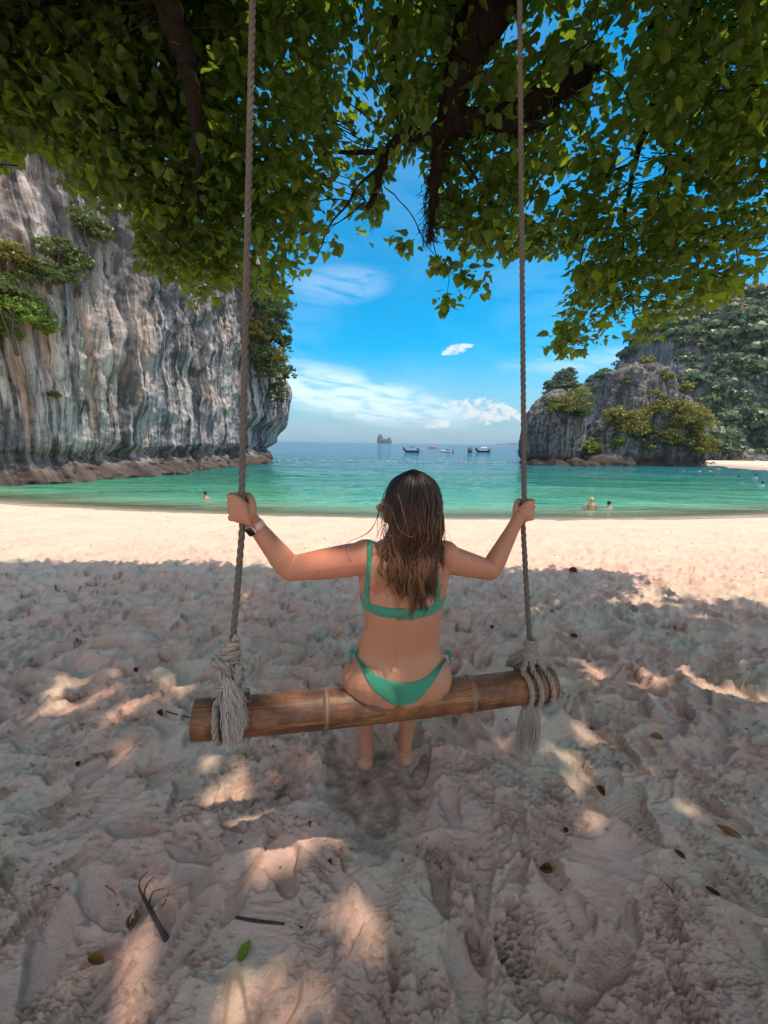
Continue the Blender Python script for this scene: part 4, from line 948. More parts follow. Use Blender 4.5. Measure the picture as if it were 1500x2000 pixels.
# buttocks
ellip(mb, at(729, 1328, 1.27), (0.108, 0.088, 0.094)); ellip(mb, at(824, 1326, 1.305), (0.106, 0.088, 0.094))
ellip(mb, at(700, 1322, 1.29), (0.060, 0.09, 0.07)); ellip(mb, at(856, 1318, 1.33), (0.050, 0.09, 0.07))
# legs
def limb(P, rad, n=24, sides=20, flat=1.0): addtube(mb, catmull(P, n), np.interp(np.linspace(0, 1, n), np.linspace(0, 1, len(rad)), rad), sides, True, flat)
aL = at(716, 1472, 1.62); aR = at(790, 1464, 1.63)
for a, hpx, kx in ((aL, 728, -0.105), (aR, 822, 0.115)):
    hip = at(hpx, 1320, Yat(hpx) + 0.03); knee = hip + np.array([kx * 0.25, 0, 0]) + yv * 0.34; knee[2] = a[2] + 0.40
    knee[0] = a[0] + kx * 0.25
    limb([hip, (hip + knee) / 2 + [0, 0, 0.02], knee], [0.093, 0.080, 0.056])
    ellip(mb, knee, (0.055, 0.056, 0.056))
    calf = knee * 0.62 + a * 0.38 - yv * 0.022
    limb([knee + [0, 0, -0.01], calf, knee * 0.3 + a * 0.7, a], [0.054, 0.053, 0.045, 0.037, 0.031])
    toe = a + np.array([-0.02 if a is aL else 0.012, 0.15, -0.035]); heel = a + np.array([0, -0.018, -0.042])
    limb([heel + [0, 0.004, 0.02], heel + [0, 0.008, -0.008]], [0.030, 0.032, 0.026], 8)
    ellip(mb, heel + [-0.006 if a is aL else 0.002, 0.006, 0.006], (0.040, 0.042, 0.032))
    limb([a + [0, 0, 0.0], a + (toe - a) * 0.45 + [0, 0, -0.012], toe], [0.036, 0.038, 0.032, 0.024], 14, 16, 0.85)
    for k in range(5):
        tx = (k - 2) * 0.015; tl = (0.030, 0.028, 0.025, 0.022, 0.018)[k if a is aR else 4 - k]
        limb([toe + [tx, -0.01, -0.004], toe + [tx * 1.15, tl * 0.7, -0.008], toe + [tx * 1.2, tl, -0.014]], [0.011, 0.009, 0.008], 7, 8)
# arms
def arm(S, E, Wp, rad, rf): 
    limb([S, S * 0.6 + E * 0.4, E], rad, 22, 22); limb([E, E * 0.6 + Wp * 0.4 , Wp], rf, 22, 20)
SL = at(712, 1090, Yat(712) + 0.005); EL = at(566, 1112, 1.235); WL = at(494, 1020, 1.205)
SR = at(866, 1090, Yat(866) + 0.01); ER = at(958, 1114, 1.50); WR = at(1003, 1030, 1.525)
arm(SL, EL + [0, 0, 0.002], WL, [0.058, 0.0575, 0.052, 0.041], [0.040, 0.0405, 0.033, 0.0245])
arm(SR, ER, WR, [0.056, 0.052, 0.047, 0.041], [0.041, 0.041, 0.034, 0.0255])
ellip(mb, at(715, 1082, Yat(715) + 0.01), (0.058, 0.052, 0.052)); ellip(mb, at(868, 1083, Yat(868) + 0.01), (0.055, 0.052, 0.052))
HANDS = MB()
# hands: palm on the camera side of the rope, fingers closed round it
def limbh(P, rad, n=24, sides=16): addtube(HANDS, catmull(P, n), np.interp(np.linspace(0, 1, n), np.linspace(0, 1, len(rad)), rad), sides, True)
def hand(H, Wp, side):
    """side +1: fingers point to +x (right hand), -1: to -x"""
    ex = np.array([side, 0, 0.0]); ey = np.array([0, 1.0, 0]); ez = np.array([0.0, 0, 1.0])
    def Lp(a, b, c): return H + ex * a + ey * b + ez * c
    wr_ = Wp + (H - Wp) * 0.1
    fa = Wp + (Wp - H) * 0.1; pc = [(fa, (0.006 * side, 0, 0.012), (0.0, 0.010, 0)), (Wp, (0.012 * side, 0, 0.026), (0.0, 0.021, 0)), (Lp(-0.034, -0.022, -0.028), (0.006 * side, 0, 0.034), (0, 0.018, 0)), (Lp(-0.012, -0.030, -0.008), (0.004 * side, 0, 0.042), (0, 0.017, 0)),
          (Lp(0.010, -0.029, -0.001), (0, 0, 0.044), (0, 0.015, 0)), (Lp(0.026, -0.023, 0.0), (0, 0, 0.041), (0, 0.012, 0))]
    addloft(HANDS, pc, 24, 20)
    limbh([Wp * 1.9 - H * 0.9, Wp * 1.15 - H * 0.15, Wp * 0.9 + H * 0.1, Lp(-0.016, -0.026, -0.012)], [0.008, 0.0225, 0.0250, 0.026], 16)
    for k, (z, l) in enumerate(((0.034, 1.0), (0.012, 1.08), (-0.011, 1.0), (-0.032, 0.82))):
        ch = [Lp(0.016, -0.026, z), Lp(0.031, -0.019, z), Lp(0.036 * l, 0.004, z + 0.001), Lp(0.026 * l, 0.024, z), Lp(0.004, 0.030, z), Lp(-0.016, 0.018, z - 0.002), Lp(-0.018, 0.004, z - 0.003)]
        limbh(ch, [0.0095, 0.0105, 0.0088, 0.0092, 0.0078, 0.0082, 0.0068], 26, 14)
        ellip(HANDS, Lp(0.030, -0.0215, z), (0.0095, 0.0095, 0.0098), nu=12, nv=10)
    th = [Lp(-0.036, -0.018, -0.022), Lp(-0.034, -0.010, 0.006), Lp(-0.026, 0.006, 0.026), Lp(-0.010, 0.028, 0.033), Lp(0.010, 0.034, 0.026)]
    limbh(th, [0.013, 0.0125, 0.0098, 0.0095, 0.008], 24, 14)
hand(LH, WL, -1); hand(RH, WR, 1)
for S_, E_, W_, H_, sd_ in ((SL, EL, WL, LH, -1), (SR, ER, WR, RH, 1)):
    limb([E_ * 0.3 + W_ * 0.7, W_, H_ + np.array([-0.016 * sd_, -0.026, -0.012])], [0.029, 0.0262, 0.026]); ellip(mb, E_ + (S_ - E_) * 0.02, (0.0415, 0.0415, 0.0415))
# head turned to the left
hc = at(797, 988, 1.315); HT = R(62)                # face direction: away from camera turned towards -x
fd = np.array([-math.sin(HT), math.cos(HT), 0.0]); sdv = np.array([math.cos(HT), math.sin(HT), 0.0])
HM = np.stack([sdv, fd, zv], 1)
def hp(a, b, c): return hc + sdv * a + fd * b + zv * c
ellip(mb, hp(0, -0.010, 0.020), (0.074, 0.092, 0.088), HM, 28, 18); ellip(mb, hp(0, 0.022, -0.030), (0.058, 0.062, 0.070), HM, 24, 16)
ellip(mb, hp(0, 0.045, -0.088), (0.026, 0.026, 0.020), HM); ellip(mb, hp(0, 0.02, -0.065), (0.048, 0.052, 0.032), HM)
limb([hp(0, 0.084, 0.018), hp(0, 0.100, -0.006), hp(0, 0.121, -0.022)], [0.009, 0.011, 0.013], 10, 12); ellip(mb, hp(0.011, 0.098, -0.026), (0.008, 0.010, 0.007)); ellip(mb, hp(-0.011, 0.098, -0.026), (0.008, 0.010, 0.007))
ellip(mb, hp(0, 0.084, -0.050), (0.022, 0.012, 0.007), HM); ellip(mb, hp(0, 0.082, -0.061), (0.020, 0.013, 0.008), HM)
for s in (-1, 1):
    ellip(mb, hp(0.032 * s, 0.070, 0.018), (0.024, 0.014, 0.008), HM); ellip(mb, hp(0.036 * s, 0.060, -0.025), (0.022, 0.022, 0.022), HM)
    ellip(mb, hp(0.076 * s, -0.008, -0.008), (0.007, 0.018, 0.030), HM)
PB = np.array([hc[0], hc[1], BC[2]])
def arrs(me):
    v = np.empty(len(me.vertices) * 3, np.float32); me.vertices.foreach_get('co', v); f = np.empty(len(me.loops), np.int32); me.loops.foreach_get('vertex_index', f)
    return v.reshape(-1, 3), f.reshape(-1, 4)
_a = remesh('body_main', mb, 0.0044, 5, None, PB, 0.5); _b = remesh('body_hands', HANDS, 0.0023, 3, None, PB, 0.5)
(va, fa_), (vb, fb_) = arrs(_a), arrs(_b)
body_me = newmesh('body', np.vstack([va, vb]), np.vstack([fa_, fb_ + len(va)]), M_skin, True)
bv = np.empty(len(body_me.vertices) * 3, np.float32); body_me.vertices.foreach_get('co', bv); bv = bv.reshape(-1, 3) + PB.astype(np.float32)
ppx, ppy, _ = proj(bv.astype(float))
bn = np.empty(len(body_me.vertices) * 3, np.float32); body_me.vertices.foreach_get('normal', bn); bn = bn.reshape(-1, 3)
bk = smooth(-bn[:, 1], 0.1, 0.6)
spx = 781 + (ppy - 1200) * -0.01
gr_ = 0.0105 * np.exp(-((ppx - spx) / 11) ** 2) * smooth(ppy, 1070, 1120) * smooth(ppy, 1335, 1290) + 0.024 * np.exp(-((ppx - 779) / 7) ** 2) * smooth(ppy, 1335, 1368)
gr_ += 0.011 * np.exp(-(((ppx - 748) / 16) ** 2 + ((ppy - 1150) / 34) ** 2)) + 0.011 * np.exp(-(((ppx - 820) / 16) ** 2 + ((ppy - 1150) / 34) ** 2))
gr_ += 0.003 * np.exp(-(((ppx - 762) / 8) ** 2 + ((ppy - 1303) / 8) ** 2)) + 0.003 * np.exp(-(((ppx - 800) / 8) ** 2 + ((ppy - 1301) / 8) ** 2))
bv = bv + np.array([[0, 1.0, 0]], np.float32) * (gr_ * bk)[:, None].astype(np.float32)
body_me.vertices.foreach_set('co', (bv - PB.astype(np.float32)).ravel()); body_me.update()
red = np.exp(-(((ppx - 650) / 75) ** 2 + ((ppy - 1090) / 45) ** 2)) + 0.8 * np.exp(-(((ppx - 930) / 45) ** 2 + ((ppy - 1085) / 30) ** 2)) + 0.4 * np.exp(-(((ppx - 870) / 25) ** 2 + ((ppy - 1075) / 30) ** 2))
ta = body_me.attributes.new('tone', 'FLOAT', 'POINT'); ta.data.foreach_set('value', np.clip(red, 0, 1).astype(np.float32))
woman = empty('person', tuple(PB), 'woman in a green bikini sitting on the bamboo swing seen from behind', 'person')
body_o = link('body', body_me, woman)
bvh = BVHTree.FromPolygons([tuple(v) for v in bv], [tuple(p.vertices) for p in body_me.polygons])
def hit(o, d):
    r = bvh.ray_cast(Vector(o), Vector(d)); return (np.array(r[0]), np.array(r[1])) if r[0] is not None else (None, None)
def nearp(o):
    r = bvh.find_nearest(Vector(o)); return np.array(r[0]), np.array(r[1])
# eyes (seen only from the far side)
M_eye = simple('eye', (0.6, 0.58, 0.55), 0.2)
for s in (-1, 1): mb = MB(); ellip(mb, hp(0.031 * s, 0.066, 0.004), (0.012, 0.012, 0.011), HM); link('eye', mb.mesh('eye', M_eye, True, PB), woman)

# bikini
def b_cloth(q, nt):
    c = q.objc(); n = q.noise(c, 420, 2, 0.5); n2 = q.noise(c, 14, 3, 0.5)
    cc = q.mix(n2, (0.018, 0.17, 0.095), (0.030, 0.25, 0.145))
    return pbsdf(q, nt, cc, 0.55, q.bump(q.m('ADD', n, q.m('MULTIPLY', q.noise(q.vmul(c, (60, 20, 12)), 1.0, 3, 0.5), 1.5)), 0.3, 0.0015), 0.4, Sheen_Weight=0.3)
M_bik = material('bikini_cloth', b_cloth)
def shell(name, rows, thick, parent, mat=M_bik, fold=None, lift=0.0025, sm=True):
    """rows: list of rows of surface points+normals -> thin cloth with rounded thickness"""
    P = np.array([[p for p, n in r] for r in rows]); Nn = np.array([[n for p, n in r] for r in rows])
    for _ in range(2):
        Pm = P.copy(); Pm[1:-1] = (P[:-2] + 2 * P[1:-1] + P[2:]) / 4; Pm[:, 1:-1] = (Pm[:, :-2] + 2 * Pm[:, 1:-1] + Pm[:, 2:]) / 4; P = Pm
    nr, nc = P.shape[:2]; e = np.minimum(np.minimum(np.arange(nr)[:, None], nr - 1 - np.arange(nr)[:, None]) + 0 * np.arange(nc)[None], 2) / 2.0
    lf = lift + thick * (0.35 + 0.65 * e); 
    if fold is not None: lf = lf + fold
    top = P + Nn * lf[..., None]; bot = P - Nn * 0.002
    V = np.concatenate([top.reshape(-1, 3), bot.reshape(-1, 3)]); f = gridf(nr, nc); k = nr * nc
    ed = list(range(nc)) + [nc - 1 + nc * i for i in range(1, nr)] + [nr * nc - 1 - i for i in range(1, nc)] + [nc * i for i in range(nr - 2, 0, -1)]
    sf = [(ed[i], ed[(i + 1) % len(ed)], ed[(i + 1) % len(ed)] + k, ed[i] + k) for i in range(len(ed))]
    return newmesh(name, V - PB, [f, f[:, ::-1] + k, np.array(sf)[:, ::-1]], mat, sm)
def onback(px, py):
    r = ray(px, py); p, n = hit(CAM, r)
    return (p, n) if p is not None else (None, None)
# band: rays from the spine outwards all round, height following the photo's curve
def band(name, zc, zw, a0, a1, cen, n=90, m=7, **kw):
    rows = []
    for j in range(m):
        row = []
        for i in range(n):
            a = a0 + (a1 - a0) * i / (n - 1); d = xv * math.sin(a) - yv * math.cos(a); d = np.array(d)
            z = zc(a) + (0.5 - j / (m - 1)) * zw(a); o = np.array([cen[0], cen[1], z]) + d * 0.6
            p, nn = hit(o, -d); 
            if p is None or np.linalg.norm((p - cen)[:2]) > 0.185: p, nn = nearp(np.array([cen[0], cen[1], z]) + d * 0.155)
            row.append((p, nn))
        rows.append(row)
    return shell(name, rows, 0.0022, None, **kw)
cen = at(787, 1195, Yat(787) + 0.03)
zmid = at(787, 1199, Yat(787) - 0.09)[2]; zsideL = at(708, 1180, Yat(708))[2]; zsideR = at(864, 1182, Yat(864))[2]
top_ = empty('bikini_top', (0, 0, 0), None, None); top_.parent = woman; 
zc = lambda a: zmid + 0.012 * (1 - math.cos(min(abs(a), 1.57))) + (zsideR - zmid if a > 0 else zsideL - zmid) * 0.0
link('band', band('band', zc, lambda a: 0.034, -3.0, 3.0, cen), top_)
for s in (-1, 1):                                     # cups in front
    rows = []
    for j in range(12):
        row = []
        for i in range(12):
            u, v = i / 11 - 0.5, j / 11 - 0.5; o = cen + xv * (s * 0.066 + u * 0.095 * (1 - 0.35 * (0.5 - v))) + zv * (0.030 - v * 0.10) + yv * 0.6
            p, nn = hit(o, -yv); row.append((p, nn) if p is not None and np.dot(p - cen, yv) > 0 else nearp(o - yv * 0.52 ))
        rows.append(row)
    link('cup', shell('cup', rows, 0.003, None), top_)
def strap(name, pts, w, parent, m=5, n=30, thick=0.002, wtab=None):
    C = catmull(np.array(pts + [] if isinstance(pts, list) else pts, float) if np.array(pts).shape[1] == 3 else np.column_stack([pts, np.zeros(len(pts))]), n)
    T = np.gradient(C[:, :2], axis=0); T /= np.linalg.norm(T, axis=1)[:, None]; Nn = np.column_stack([T[:, 1], -T[:, 0]])
    rows = []
    for j in range(m):
        row = []
        for i in range(n):
            ww = w if wtab is None else np.interp(i / (n - 1), *wtab)
            p, nn = onback(*(C[i, :2] + Nn[i] * ww * (j / (m - 1) - 0.5)))
            row.append((p, nn) if p is not None else (row[-1] if row else (at(C[i, 0], C[i, 1], Yat(C[i, 0])), -yv)))
        rows.append(row)
    return link(name, shell(name, rows, thick, None), parent)
strap('strap', [(722, 1057), (722, 1090), (718, 1130), (716, 1160), (719, 1184)], 10, top_)
strap('strap', [(846, 1060), (848, 1090), (852, 1130), (855, 1160), (852, 1184)], 10, top_)
# clasp: small pleats on the band
mb = MB()
for i in range(7):
    p, nn = onback(776 + i * 5, 1203)
    if p is not None: addtube(mb, [p + nn * 0.005 + zv * 0.015, p + nn * 0.006, p + nn * 0.005 - zv * 0.016], 0.0014, 5)
link('clasp', mb.mesh('clasp', M_bik, True, PB), top_)
# bottoms
bot = empty('bikini_bottom', (0, 0, 0), None, None); bot.parent = woman
ux = np.linspace(-1, 1, 61); rows = []; nrow = 26
tops = [(697, 1278), (706, 1292), (722, 1308), (745, 1323), (787, 1334), (826, 1326), (850, 1306), (866, 1288), (873, 1272)]
bots = [(696, 1283), (703, 1300), (716, 1325), (735, 1352), (772, 1377), (815, 1368), (846, 1332), (864, 1300), (874, 1280)]
tc_ = catmull(np.column_stack([tops, np.zeros(9)]), 61)[:, :2]; bc_ = catmull(np.column_stack([bots, np.zeros(9)]), 61)[:, :2]
fold = np.zeros((nrow, 61))
for j in range(nrow):
    row = []; v = j / (nrow - 1)
    for i in range(61):
        q = tc_[i] * (1 - v) + bc_[i] * v; p, nn = onback(*q)
        if p is None: p, nn = row[-1] if row else (at(q[0], q[1], Yat(q[0]) - 0.08), -yv)
        row.append((p, nn))
        du = abs(ux[i]); fold[j, i] = 0.0030 * math.sin((v * 2.2 + 0.9 * du) * 14) * smooth(du, 0.35, 0.65) * (1 - 0.7 * v)
    rows.append(row)
link('seat_panel', shell('seat_panel', rows, 0.003, None, fold=fold), bot)
for s, (px, py) in ((-1, (695, 1274)), (1, (870, 1276))):
    p = at(px, py, Yat(px) + 0.02); mb = MB()
    addtube(mb, catmull([p + [s * 0.002, 0, 0.0], p + [s * 0.016, -0.01, 0.012], p + [s * 0.024, 0, 0.002], p + [s * 0.012, 0.005, -0.006], p], 18), 0.0035, 6)
    addtube(mb, catmull([p, p + [-s * 0.004, -0.014, 0.016], p + [s * 0.010, -0.016, 0.022], p + [s * 0.014, -0.006, 0.006], p], 18), 0.0035, 6)
    for k in range(2): addtube(mb, catmull([p, p + [s * (0.012 + 0.005 * k), -0.004, -0.006], p + [s * (0.016 + 0.004 * k), -0.004, -0.028 - 0.02 * k]], 12), 0.0026, 6)
    ellip(mb, p + [s * 0.004, -0.003, 0.001], (0.006, 0.006, 0.006))
    link('tie_bow', mb.mesh('tie_bow', M_bik, True, PB), bot)
    strap('side_string', [(tops[0 if s < 0 else -1][0], tops[0 if s < 0 else -1][1] + 2), ((tops[0 if s < 0 else -1][0] + px) / 2, 1276), (px, py)], 7, bot, n=8)
# watch on the left wrist
wc = WL + (EL - WL) * 0.085; ax = (WL - EL) / np.linalg.norm(WL - EL); wu = np.cross(ax, [0, 1, 0]); wu /= np.linalg.norm(wu); wf = np.cross(wu, ax)
watch = empty('wrist_watch', tuple(wc), None, None); watch.parent = woman; watch.location = tuple(wc - PB)
th = np.linspace(0, 2 * np.pi, 49)[:-1]; V = []
for dx in (-0.011, -0.0105, 0.0105, 0.011):
    rr_ = 0.0285 if abs(dx) < 0.0108 else 0.0268
    V += [ax * dx + wu * math.cos(a) * rr_ + wf * math.sin(a) * rr_ * 0.94 for a in th]
fdir = -wf if wf[1] > 0 else wf
faced = np.array([-0.40, -0.88, -0.15]); faced -= ax * np.dot(faced, ax); faced /= np.linalg.norm(faced)
link('watch_strap', newmesh('watch_strap', np.array(V), gridf(4, 48, True), simple('pink_silicone', (0.62, 0.40, 0.33), 0.5), True), watch)
fr = np.stack([ax, np.cross(faced, ax), faced], 1)
mb = MB(); addloft(mb, [(faced * z, fr[:, 0] * w, fr[:, 1] * w) for z, w in ((0.022, 0.017), (0.026, 0.0195), (0.031, 0.0195), (0.0335, 0.0175))], 4)
def rbox(w, z0, z1):
    th = np.arange(32) / 32 * 2 * np.pi; r_ = (np.abs(np.cos(th)) ** 5 + np.abs(np.sin(th)) ** 5) ** (-0.2); Vs = []
    for z, k in ((z0, 0.94), (z0 + 0.001, 1), (z1 - 0.001, 1), (z1, 0.93)): Vs += [faced * z + (fr[:, 0] * math.cos(a) + fr[:, 1] * math.sin(a) * 1.12) * w * k * rr for a, rr in zip(th, r_)]
    Vs += [faced * z0, faced * z1]; f3 = [(128, (i + 1) % 32, i) for i in range(32)] + [(129, 96 + i, 96 + (i + 1) % 32) for i in range(32)]
    return np.array(Vs), gridf(4, 32, True), np.array(f3)
V, f4, f3 = rbox(0.0160, 0.0235, 0.0330); link('watch_case', newmesh('watch_case', V, [f4, f3], simple('pink_gold', (0.60, 0.42, 0.35), 0.3, Metallic=0.8), True), watch)
V, f4, f3 = rbox(0.0145, 0.0325, 0.0342); link('watch_screen', newmesh('watch_screen', V, [f4, f3], simple('black_glass', (0.01, 0.01, 0.012), 0.08), True), watch)

# hair: long damp strands, dark at the roots and copper at the ends
def b_hair(q, nt):
    t = q.attr('tone', 'Fac')
    c = q.ramp(t, [(0.0, (0.005, 0.0035, 0.003)), (0.35, (0.018, 0.009, 0.006)), (0.65, (0.075, 0.029, 0.012)), (1.0, (0.24, 0.105, 0.040))])
    return pbsdf(q, nt, c, 0.38, None, 0.5)
M_hair = material('hair', b_hair)
rs = np.random.RandomState(21); np.random.seed(4); mb = MB()
crown = hp(0.0, -0.028, 0.108)
HZ = [(0.0, 0.0)]
def onscalp(az_, pol, k=1.0):
    """az_ measured from the direction towards the camera (+ right), pol from the top"""
    d = np.array([math.sin(az_) * math.sin(pol), -math.cos(az_) * math.sin(pol), math.cos(pol)])
    return hc + np.array([0.014, 0.004, 0.016]) + d * np.array([0.092, 0.092, 0.100]) * k
def strand(az_, zend, xs, k, rad, tone0, wav, front=False, light=0.0):
    p = []
    for pol in (0.10, 0.45, 0.85, 1.25, 1.6): p.append(onscalp(az_ * (0.35 + 0.65 * min(1, pol / 0.8)), pol, k))
    x0 = p[-1][0]; zsh = at(790, 1050, 1.2)[2]
    zn = hc[2] - 0.075; xn = x0 * 0.85 + xs * 0.15; back = 1.235 - 0.03 * k + abs(az_) * 0.03
    sp = xs
    p.append(np.array([xn, p[-1][1] * 0.5 + back * 0.5, zn]))
    zz = zn - 0.07
    while zz > zend:
        f = (zn - zz) / max(0.05, zn - zend); X_ = xn + (sp - xn) * min(1, f * 1.15)
        o = np.array([X_, 0.7, zz]); h_, nn = hit(o, (0, 1, 0)); yb = (h_[1] - 0.010 - 0.022 * (k - 0.95) * 8) if h_ is not None else 1.235
        if front: yb = max(yb, 1.26)
        p.append(np.array([X_, min(yb, 1.275), zz])); zz -= 0.06
    p.append(np.array([sp + rs.normal(0, 0.004), p[-1][1] + rs.normal(0, 0.004), zend]))
    P = catmull(p, 26); t = np.linspace(0, 1, 26); ph = rs.uniform(0, 6.28, 3); fq = rs.uniform(10, 21)
    A = wav * smooth(t, 0.25, 0.8)
    P = P + np.outer(smooth(t, 0.1, 0.6), np.random.normal(0, 0.0022, 3)); P[:, 0] += A * np.sin(fq * t + ph[0]) + A * 0.4 * np.sin(2.3 * fq * t + ph[1]); P[:, 1] += A * 0.5 * np.sin(fq * t + ph[2])
    L_ = np.clip(tone0 + light + 0.70 * smooth(t, 0.28, 0.85) * rs.uniform(0.45, 1.15) + rs.normal(0, 0.03), 0, 1)
    r_ = rad * np.interp(t, [0, 0.2, 0.7, 1], [0.9, 1.0, 0.9, 0.25]); addtube(mb, P, r_, 3, False, 0.8, L_)
zE = lambda py: at(800, py, 1.22)[2]
for cl_ in range(120):                                 # wet locks: strands that run together
    u = rs.uniform(-1, 1); azc = (u * 0.86 if u < 0 else u * 2.3); lx = 807 + u * rs.uniform(36, 68); kc = rs.uniform(0.97, 1.08)
    endy = np.interp(u, [-1, -0.6, 0, 0.5, 1], [1105, 1130, 1160, 1168, 1130]) + rs.normal(-8, 20); amp = 0.0045 + 0.013 * rs.rand() ** 1.3; tc0 = rs.uniform(0.0, 0.16) + (0.10 if u < -0.3 else 0)
    lg = rs.choice([0, 0, 0, 0.05]); seedc = rs.randint(1 << 30); nst = rs.randint(9, 15)
    for i in range(nst):
        xs = at(np.clip(lx + rs.normal(0, 2.2), 738, 874), 1150, 1.22)[0]; ee = zE(endy + rs.normal(0, 7)); st_ = rs.get_state()
        az_ = azc + rs.normal(0, 0.05); k_ = kc + rs.normal(0, 0.008); rd = rs.uniform(0.0012, 0.0026); sv = rs.get_state()
        rs.seed(seedc % (2 ** 31)); strand(az_, ee, xs, k_, rd, tc0, amp, az_ > 1.5, lg); rs.set_state(sv)
for i in range(130):                                   # loose pale strands and flyaways
    u = rs.uniform(-1.1, 1.1); strand(u * 1.25, zE(1145 + rs.normal(0, 28)), at(804 + u * rs.uniform(50, 75), 1150, 1.2)[0], rs.uniform(1.06, 1.12), 0.0010, 0.3, rs.uniform(0.008, 0.020), False, rs.uniform(0.0, 0.12))
def loose(pts, r, tone=0.5):
    P = catmull([at(a, b, y) for a, b, y in pts], 24); addtube(mb, P, r * np.linspace(1, 0.5, 24), 4, False, 1.0, np.full(24, tone))
loose([(742, 985, 1.26), (735, 1015, 1.25), (722, 1038, 1.24), (700, 1050, 1.23), (682, 1058, 1.22), (676, 1075, 1.21), (690, 1105, 1.215)], 0.0011, 0.3)
loose([(744, 985, 1.26), (737, 1020, 1.25), (738, 1050, 1.24)], 0.0012, 0.35); loose([(746, 990, 1.25), (727, 1030, 1.25), (705, 1050, 1.24)], 0.0010, 0.25)
loose([(778, 965, 1.18), (790, 1010, 1.17), (797, 1040, 1.18), (796, 1062, 1.19)], 0.0013, 0.85); loose([(766, 1000, 1.18), (780, 1035, 1.18), (803, 1049, 1.18), (812, 1044, 1.18)], 0.0013, 0.8)
loose([(758, 1060, 1.2), (766, 1090, 1.2), (785, 1115, 1.2), (806, 1131, 1.2), (816, 1131, 1.2)], 0.0012, 0.9); loose([(852, 1000, 1.24), (866, 1018, 1.24), (862, 1035, 1.24), (866, 1052, 1.24)], 0.0012, 0.4)
loose([(850, 960, 1.25), (862, 1000, 1.25), (872, 1035, 1.25), (884, 1062, 1.25)], 0.0007, 0.5); loose([(780, 1120, 1.19), (795, 1165, 1.19), (812, 1195, 1.19), (832, 1206, 1.19)], 0.0010, 0.85)
hair = link('hair', mb.mesh('hair', M_hair, True, PB), woman); hair['kind'] = 'stuff'
# scalp mass under the strands
mb = MB(); ellip(mb, hc + np.array([0.008, 0.004, 0.016]), (0.088, 0.088, 0.097), None, 30, 20, 0.02)
addloft(mb, [(at(800, 985, 1.275), (0.076, 0, 0), (0, 0.05, 0)), (at(802, 1030, 1.272), (0.062, 0, 0), (0, 0.030, 0)), (at(806, 1070, 1.262), (0.060, 0, 0), (0, 0.016, 0)), (at(806, 1120, 1.238), (0.050, 0, 0), (0, 0.006, 0)), (at(808, 1150, 1.236), (0.03, 0, 0), (0, 0.003, 0))], 20, 20, 0.10)
link('hair_underlayer', mb.mesh('hair_underlayer', M_hair, True, PB), woman)
# ---------------------------------------------------------------- the tree overhead
def b_bark(q, nt):
    c = q.objc(); n = q.noise(q.vmul(c, (1, 1, 0.4)), 22, 6, 0.7); n2 = q.noise(c, 5, 4, 0.6)
    cc = q.mix(n, (0.006, 0.0055, 0.005), (0.026, 0.022, 0.018)); cc = q.mix(q.m('MULTIPLY', q.sstep(n2, 0.52, 0.7), 0.6), cc, (0.022, 0.024, 0.010))
    return pbsdf(q, nt, cc, 0.95, q.bump(n, 1.0, 0.02), 0.15)
M_bark = material('bark', b_bark)
M_leaf = leafmat('tree_leaves', (0.012, 0.036, 0.009), (0.075, 0.125, 0.018), (0.34, 0.50, 0.04), 0.50, 0.42, 0.7)
M_moss = leafmat('hanging_moss', (0.014, 0.013, 0.007), (0.04, 0.036, 0.014), (0.1, 0.09, 0.02), 0.3, 0.8, 5)
TB = np.array([3.4, -2.2, 0.0]); tree = empty('shade_tree', tuple(TB), 'large leafy tree spreading over the swing with dark hairy limbs', 'tree')
def branch(pts, rad, name='branch', sides=12, n=None, rough=0.14, hairy=0):
    P0 = np.array([at(*p) if isinstance(p, tuple) else np.array(p) for p in pts]); n = n or max(14, int(np.linalg.norm(np.diff(P0, axis=0), axis=1).sum() * 22))
    P = catmull(P0, n); P[1:-1] += 0.02 * np.column_stack([pn2(np.arange(n - 2) * 0.3, np.full(n - 2, k * 9.0 + len(pts)), 3) for k in range(3)])
    r = np.interp(np.linspace(0, 1, n), np.linspace(0, 1, len(rad)), rad)
    V, Fq, Ft = tube(P, r, sides); c = np.vstack([np.repeat(P, sides, 0), P[:1], P[-1:]]); d = V - c
    V = c + d * (1 + rough * 2 * fbm3(V[:, 0] * 9, V[:, 1] * 9, V[:, 2] * 9, 3, 5))[:, None]
    o = link(name, newmesh(name, V - TB, [Fq, Ft], M_bark), tree)
    return P, r
rs = np.random.RandomState(77)
mossP = []
trunk = branch([np.array([3.5, -2.2, -0.3]), np.array([3.4, -2.2, 0.8]), np.array([3.1, -2.0, 2.4]), np.array([2.6, -1.4, 3.9])], [0.50, 0.34, 0.29, 0.24], 'trunk', 22)
main = branch([np.array([2.6, -1.4, 3.9]), np.array([1.9, 0.4, 5.2]), np.array([1.35, 1.9, 5.6]), (985, -60, 3.25), (940, 40, 3.35), (905, 120, 3.42), (880, 215, 3.5), (858, 300, 3.6), (848, 380, 3.65), (840, 462, 3.7)],
              [0.24, 0.21, 0.18, 0.150, 0.145, 0.125, 0.095, 0.060, 0.038, 0.016], 'limb', 20, 150, 0.17)
side1 = branch([(868, 250, 3.52), (930, 238, 3.55), (1000, 225, 3.6), (1055, 190, 3.62), (1105, 165, 3.7), (1180, 120, 3.85)], [0.07, 0.085, 0.075, 0.10, 0.085, 0.05], 'limb', 16, 70, 0.2)
branch([(930, 240, 3.5), (1000, 246, 3.5), (1078, 245, 3.5)], [0.04, 0.035, 0.02])
